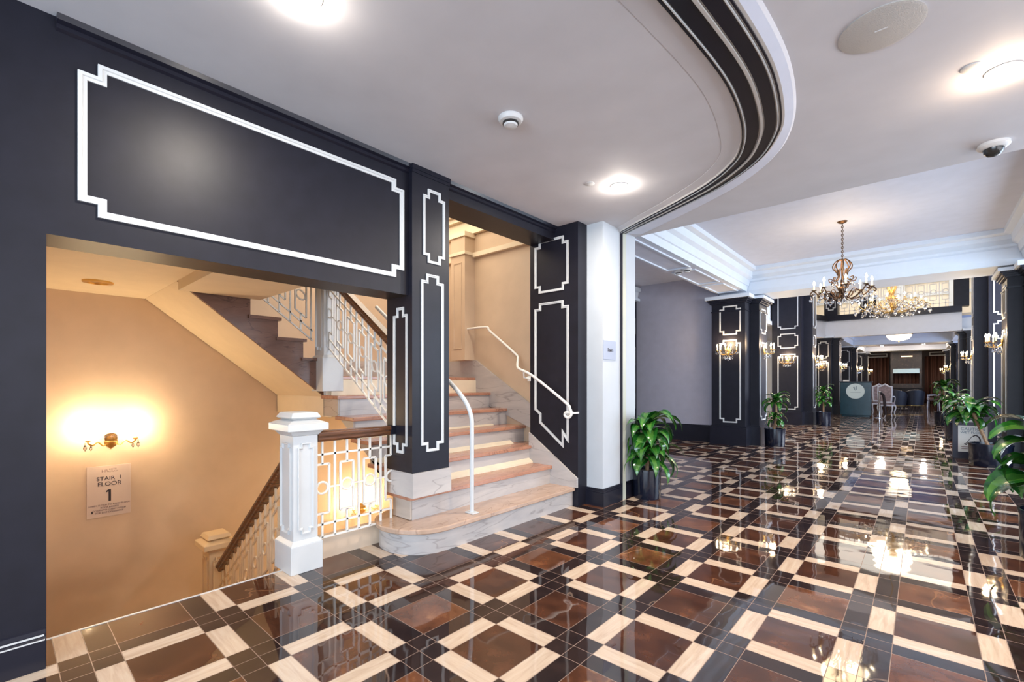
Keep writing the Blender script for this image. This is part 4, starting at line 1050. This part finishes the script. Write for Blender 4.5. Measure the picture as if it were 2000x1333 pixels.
# ---------------------------------------------------------------- caution board
t = thing('caution_board', (0.66, 11.05, 0), 'standing dark frame board with pale CAUTION WET FLOOR poster behind the leaning plant', 'sign board', None, R(6))
MB().box(-.27, .27, -.02, .02, 0, .72).build('frame', plain('board_dark', (.03, .03, .05), .35), t, False, bevel=.006)
MB().box(-.20, .16, -.024, -.02, .12, .57).build('poster', PAPER, t, False)
MB().box(-.10, .10, -.026, -.0, .63, .67).build('handle', PLASTIC, t, False)
SY = Matrix.Rotation(PI / 2, 4, 'X')
text('CAUTION', .066, INKD, 'lettering', t, Matrix.Translation((-.02, -.0255, .49)) @ SY)
text('WET FLOOR', .054, INKD, 'lettering', t, Matrix.Translation((-.02, -.0255, .435)) @ SY)
fg = MB().tube(smooth_path([(-.02, -.026, .39), (.02, -.026, .41), (.06, -.026, .37), (.07, -.026, .30), (.03, -.026, .27), (.0, -.026, .31)], 4), .009, 6).tube([(-.03, -.026, .385), (-.11, -.026, .255)], .004, 6).tube([(-.125, -.026, .262), (-.095, -.026, .245)], .009, 6)
fg.build('pictogram', INK, t, False)
MB().box(-.16, -.06, -.026, -.024, .20, .212).box(-.16, -.08, -.026, -.024, .17, .182).build('small_print', INKL, t, False)
MB().box(-.27, -.24, 0, .22, 0, .03).box(.24, .27, 0, .22, 0, .03).build('foot', INK, t, False)

# ---------------------------------------------------------------- plants
def leaf_mesh(leaves):
    me = bpy.data.meshes.new('foliage'); vs = []; fs = []; uvs = []
    for (org, yaw, L, W, rise, droop, tw) in leaves:
        n = 9; d = Vector((math.cos(yaw), math.sin(yaw), 0)); sd = Vector((-d.y, d.x, 0))
        base = len(vs)
        ang = rise; p = Vector(org); seg = L / n
        for i in range(n + 1):
            t_ = i / n
            wdt = W * (0.30 + 1.3 * math.sin(PI * min(1, t_ * .92 + .06)) ** .8) * (1 - t_ ** 4) * .62 + .0012
            u = d * math.cos(ang) + Vector((0, 0, 1)) * math.sin(ang)
            nrm = sd.cross(u)
            s2_ = (sd * math.cos(tw * t_) + nrm * math.sin(tw * t_))
            rip = .06 * W * math.sin(t_ * 14 + yaw * 5)
            vs += [tuple(p - s2_ * wdt + nrm * (-.25 * wdt + rip)), tuple(p + nrm * -0.0), tuple(p + s2_ * wdt + nrm * (-.25 * wdt - rip))]
            p = p + u * seg; ang -= droop / n * (0.6 + 1.0 * t_)
        for i in range(n):
            a = base + 3 * i
            fs += [(a, a + 1, a + 4, a + 3), (a + 1, a + 2, a + 5, a + 4)]
            t0, t1 = i / n, (i + 1) / n
            uvs += [(0, t0), (.5, t0), (.5, t1), (0, t1), (.5, t0), (1, t0), (1, t1), (.5, t1)]
    me.from_pydata(vs, [], fs)
    ul = me.uv_layers.new(name='UVMap')
    for i, q in enumerate(uvs): ul.data[i].uv = q
    me.shade_smooth(); me.materials.append(LEAF)
    return me
def plant(loc, label, heads, pr_=.165, ph=.35, stems=None, seed=1, L=(.28, .42), nl=22, W=.042, name='potted_dracaena', xlim=None):
    rnd = random.Random(seed)
    t = thing(name, loc, label, 'potted plant')
    MB().lathe([(pr_ * .94, 0), (pr_ * .96, .015), (pr_, ph - .03), (pr_ * 1.03, ph - .028), (pr_ * 1.03, ph), (pr_ * .96, ph), (pr_ * .94, ph - .05), (.001, ph - .05)], (0, 0, 0), 32).build('pot', POT, t, False, True)
    pot_ = t.children[0] if t.children else None
    MB().lathe([(pr_ * .95, ph - .045), (pr_ * .6, ph - .025), (.001, ph - .02)], (0, 0, 0), 24).build('soil', SOIL, t, False, True)
    for s_ in (stems or []): MB().tube(smooth_path(s_, 4), .022, 8).build('stem', BARK, t, False, True)
    lv = []
    for (hx, hy, hz, k) in heads:
        for i in range(nl):
            yaw = i * 2.399 + rnd.uniform(-.3, .3); f = i / nl
            lv.append(((hx, hy, hz + .10 * (1 - f) * 1.0), yaw, rnd.uniform(*L) * k, W * 1.5 * rnd.uniform(.8, 1.15) * k, R(66 - 62 * f + rnd.uniform(-10, 10)), R(rnd.uniform(110, 165)), rnd.uniform(-.5, .5)))
    me = leaf_mesh(lv)
    if xlim is not None:
        for v_ in me.vertices:
            if v_.co.x + loc[0] < xlim: v_.co.x = xlim - loc[0] + .02 * (v_.co.x + loc[0] - xlim) * -1
    o = bpy.data.objects.new('foliage', me); COL.objects.link(o); o.parent = t
    return t
plant((-2.335, 4.93, 0), 'two-tiered leafy plant in a black pot beside the white pier', [(0, 0, .70, 1.08), (.01, 0, .42, 1.0)], .155, .33, xlim=-2.45, stems=[[(0, 0, .28), (.01, .0, .5), (-.01, 0, .6), (0, 0, .74)]], seed=3, nl=28, W=.046, L=(.32, .50))
plant((-2.27, 10.72, 0), 'leafy plant in a black pot at the foot of the first left pillar', [(.02, 0, .86, .95), (0, 0, .50, .75)], .19, .36, [[(-.02, 0, .3), (.02, 0, .6), (.02, 0, .9)]], 5)
plant((-2.25, 16.85, 0), 'leafy plant in a black pot at the foot of the second left pillar', [(0, 0, .98, .9), (.0, 0, .68, .9)], .19, .42, [[(0, 0, .3), (0, 0, 1.0)]], 8)
plant((0.80, 10.35, 0), 'leafy plant with bare leaning trunk in a wide black pot before the caution board', [(-.20, -.05, .80, 1.15), (-.26, 0, .72, .9)], .25, .35, [[(-.02, 0, .3), (-.09, -.02, .5), (-.20, -.05, .84)]], 11, (.30, .44), 22, .05)
plant((0.55, 14.2, 0), 'leafy plant in a black pot farther back along the right pillars', [(0, 0, .86, 1.0)], .17, .42, [[(0, 0, .3), (0, 0, .9)]], 14)
plant((0.50, 19.4, 0), 'farthest leafy plant on the right side with two tufts', [(0, 0, 1.12, 1.25), (0, 0, .72, 1.0)], .22, .42, [[(0, 0, .3), (0, 0, 1.15)]], 17)
plant((0.74, 5.12, 0), 'large broad-leaved plant cut off by the right edge of the view', [(0, 0, .75, 1.15), (0, .05, .50, 1.0)], .2, .36, [[(0, 0, .3), (0, 0, .8)]], 21, (.36, .52), 20, .075, 'potted_broadleaf')

# ---------------------------------------------------------------- groups of look-alikes
GR = {'pillar': 'dark paneled pillars lining the corridor', 'potted plant': 'leafy plants in black pots', 'pilaster': None}
for o in list(COL.objects):
    if o.parent is None and 'category' in o.keys() and 'group' not in o.keys():
        if o['category'] in ('pillar', 'potted plant'): o['group'] = GR[o['category']]
        elif o['category'] == 'wall sconce' and 'brass' not in o['label']: o['group'] = 'crystal candle sconces on the pillars'
        elif o['category'] == 'ceiling light' and 'small round' in o['label']: o['group'] = 'small downlights before the fireplace'
        elif o['category'] == 'ceiling light' and 'recessed ceiling lamp' in o['label']: o['group'] = 'lit recessed lamps in the lobby ceiling'
        elif o['category'] == 'newel post': o['group'] = 'paneled newel posts of the stair'
        elif o['category'] == 'chair' and 'silver' in o['label']: o['group'] = 'silver carved armchairs'
        elif o['category'] == 'chair' and 'barrel' in o['label']: o['group'] = 'navy barrel chairs'
        elif o['category'] == 'chair' and 'brown' in o['label']: o['group'] = 'brown dining chairs'
        elif o['category'] == 'curtain': o['group'] = 'brown pleated curtains on the far wall'
        elif o['category'] == 'vent': o['group'] = 'white framed vents above the curtains'
        elif o['category'] == 'smoke detector': o['group'] = 'white smoke detectors'
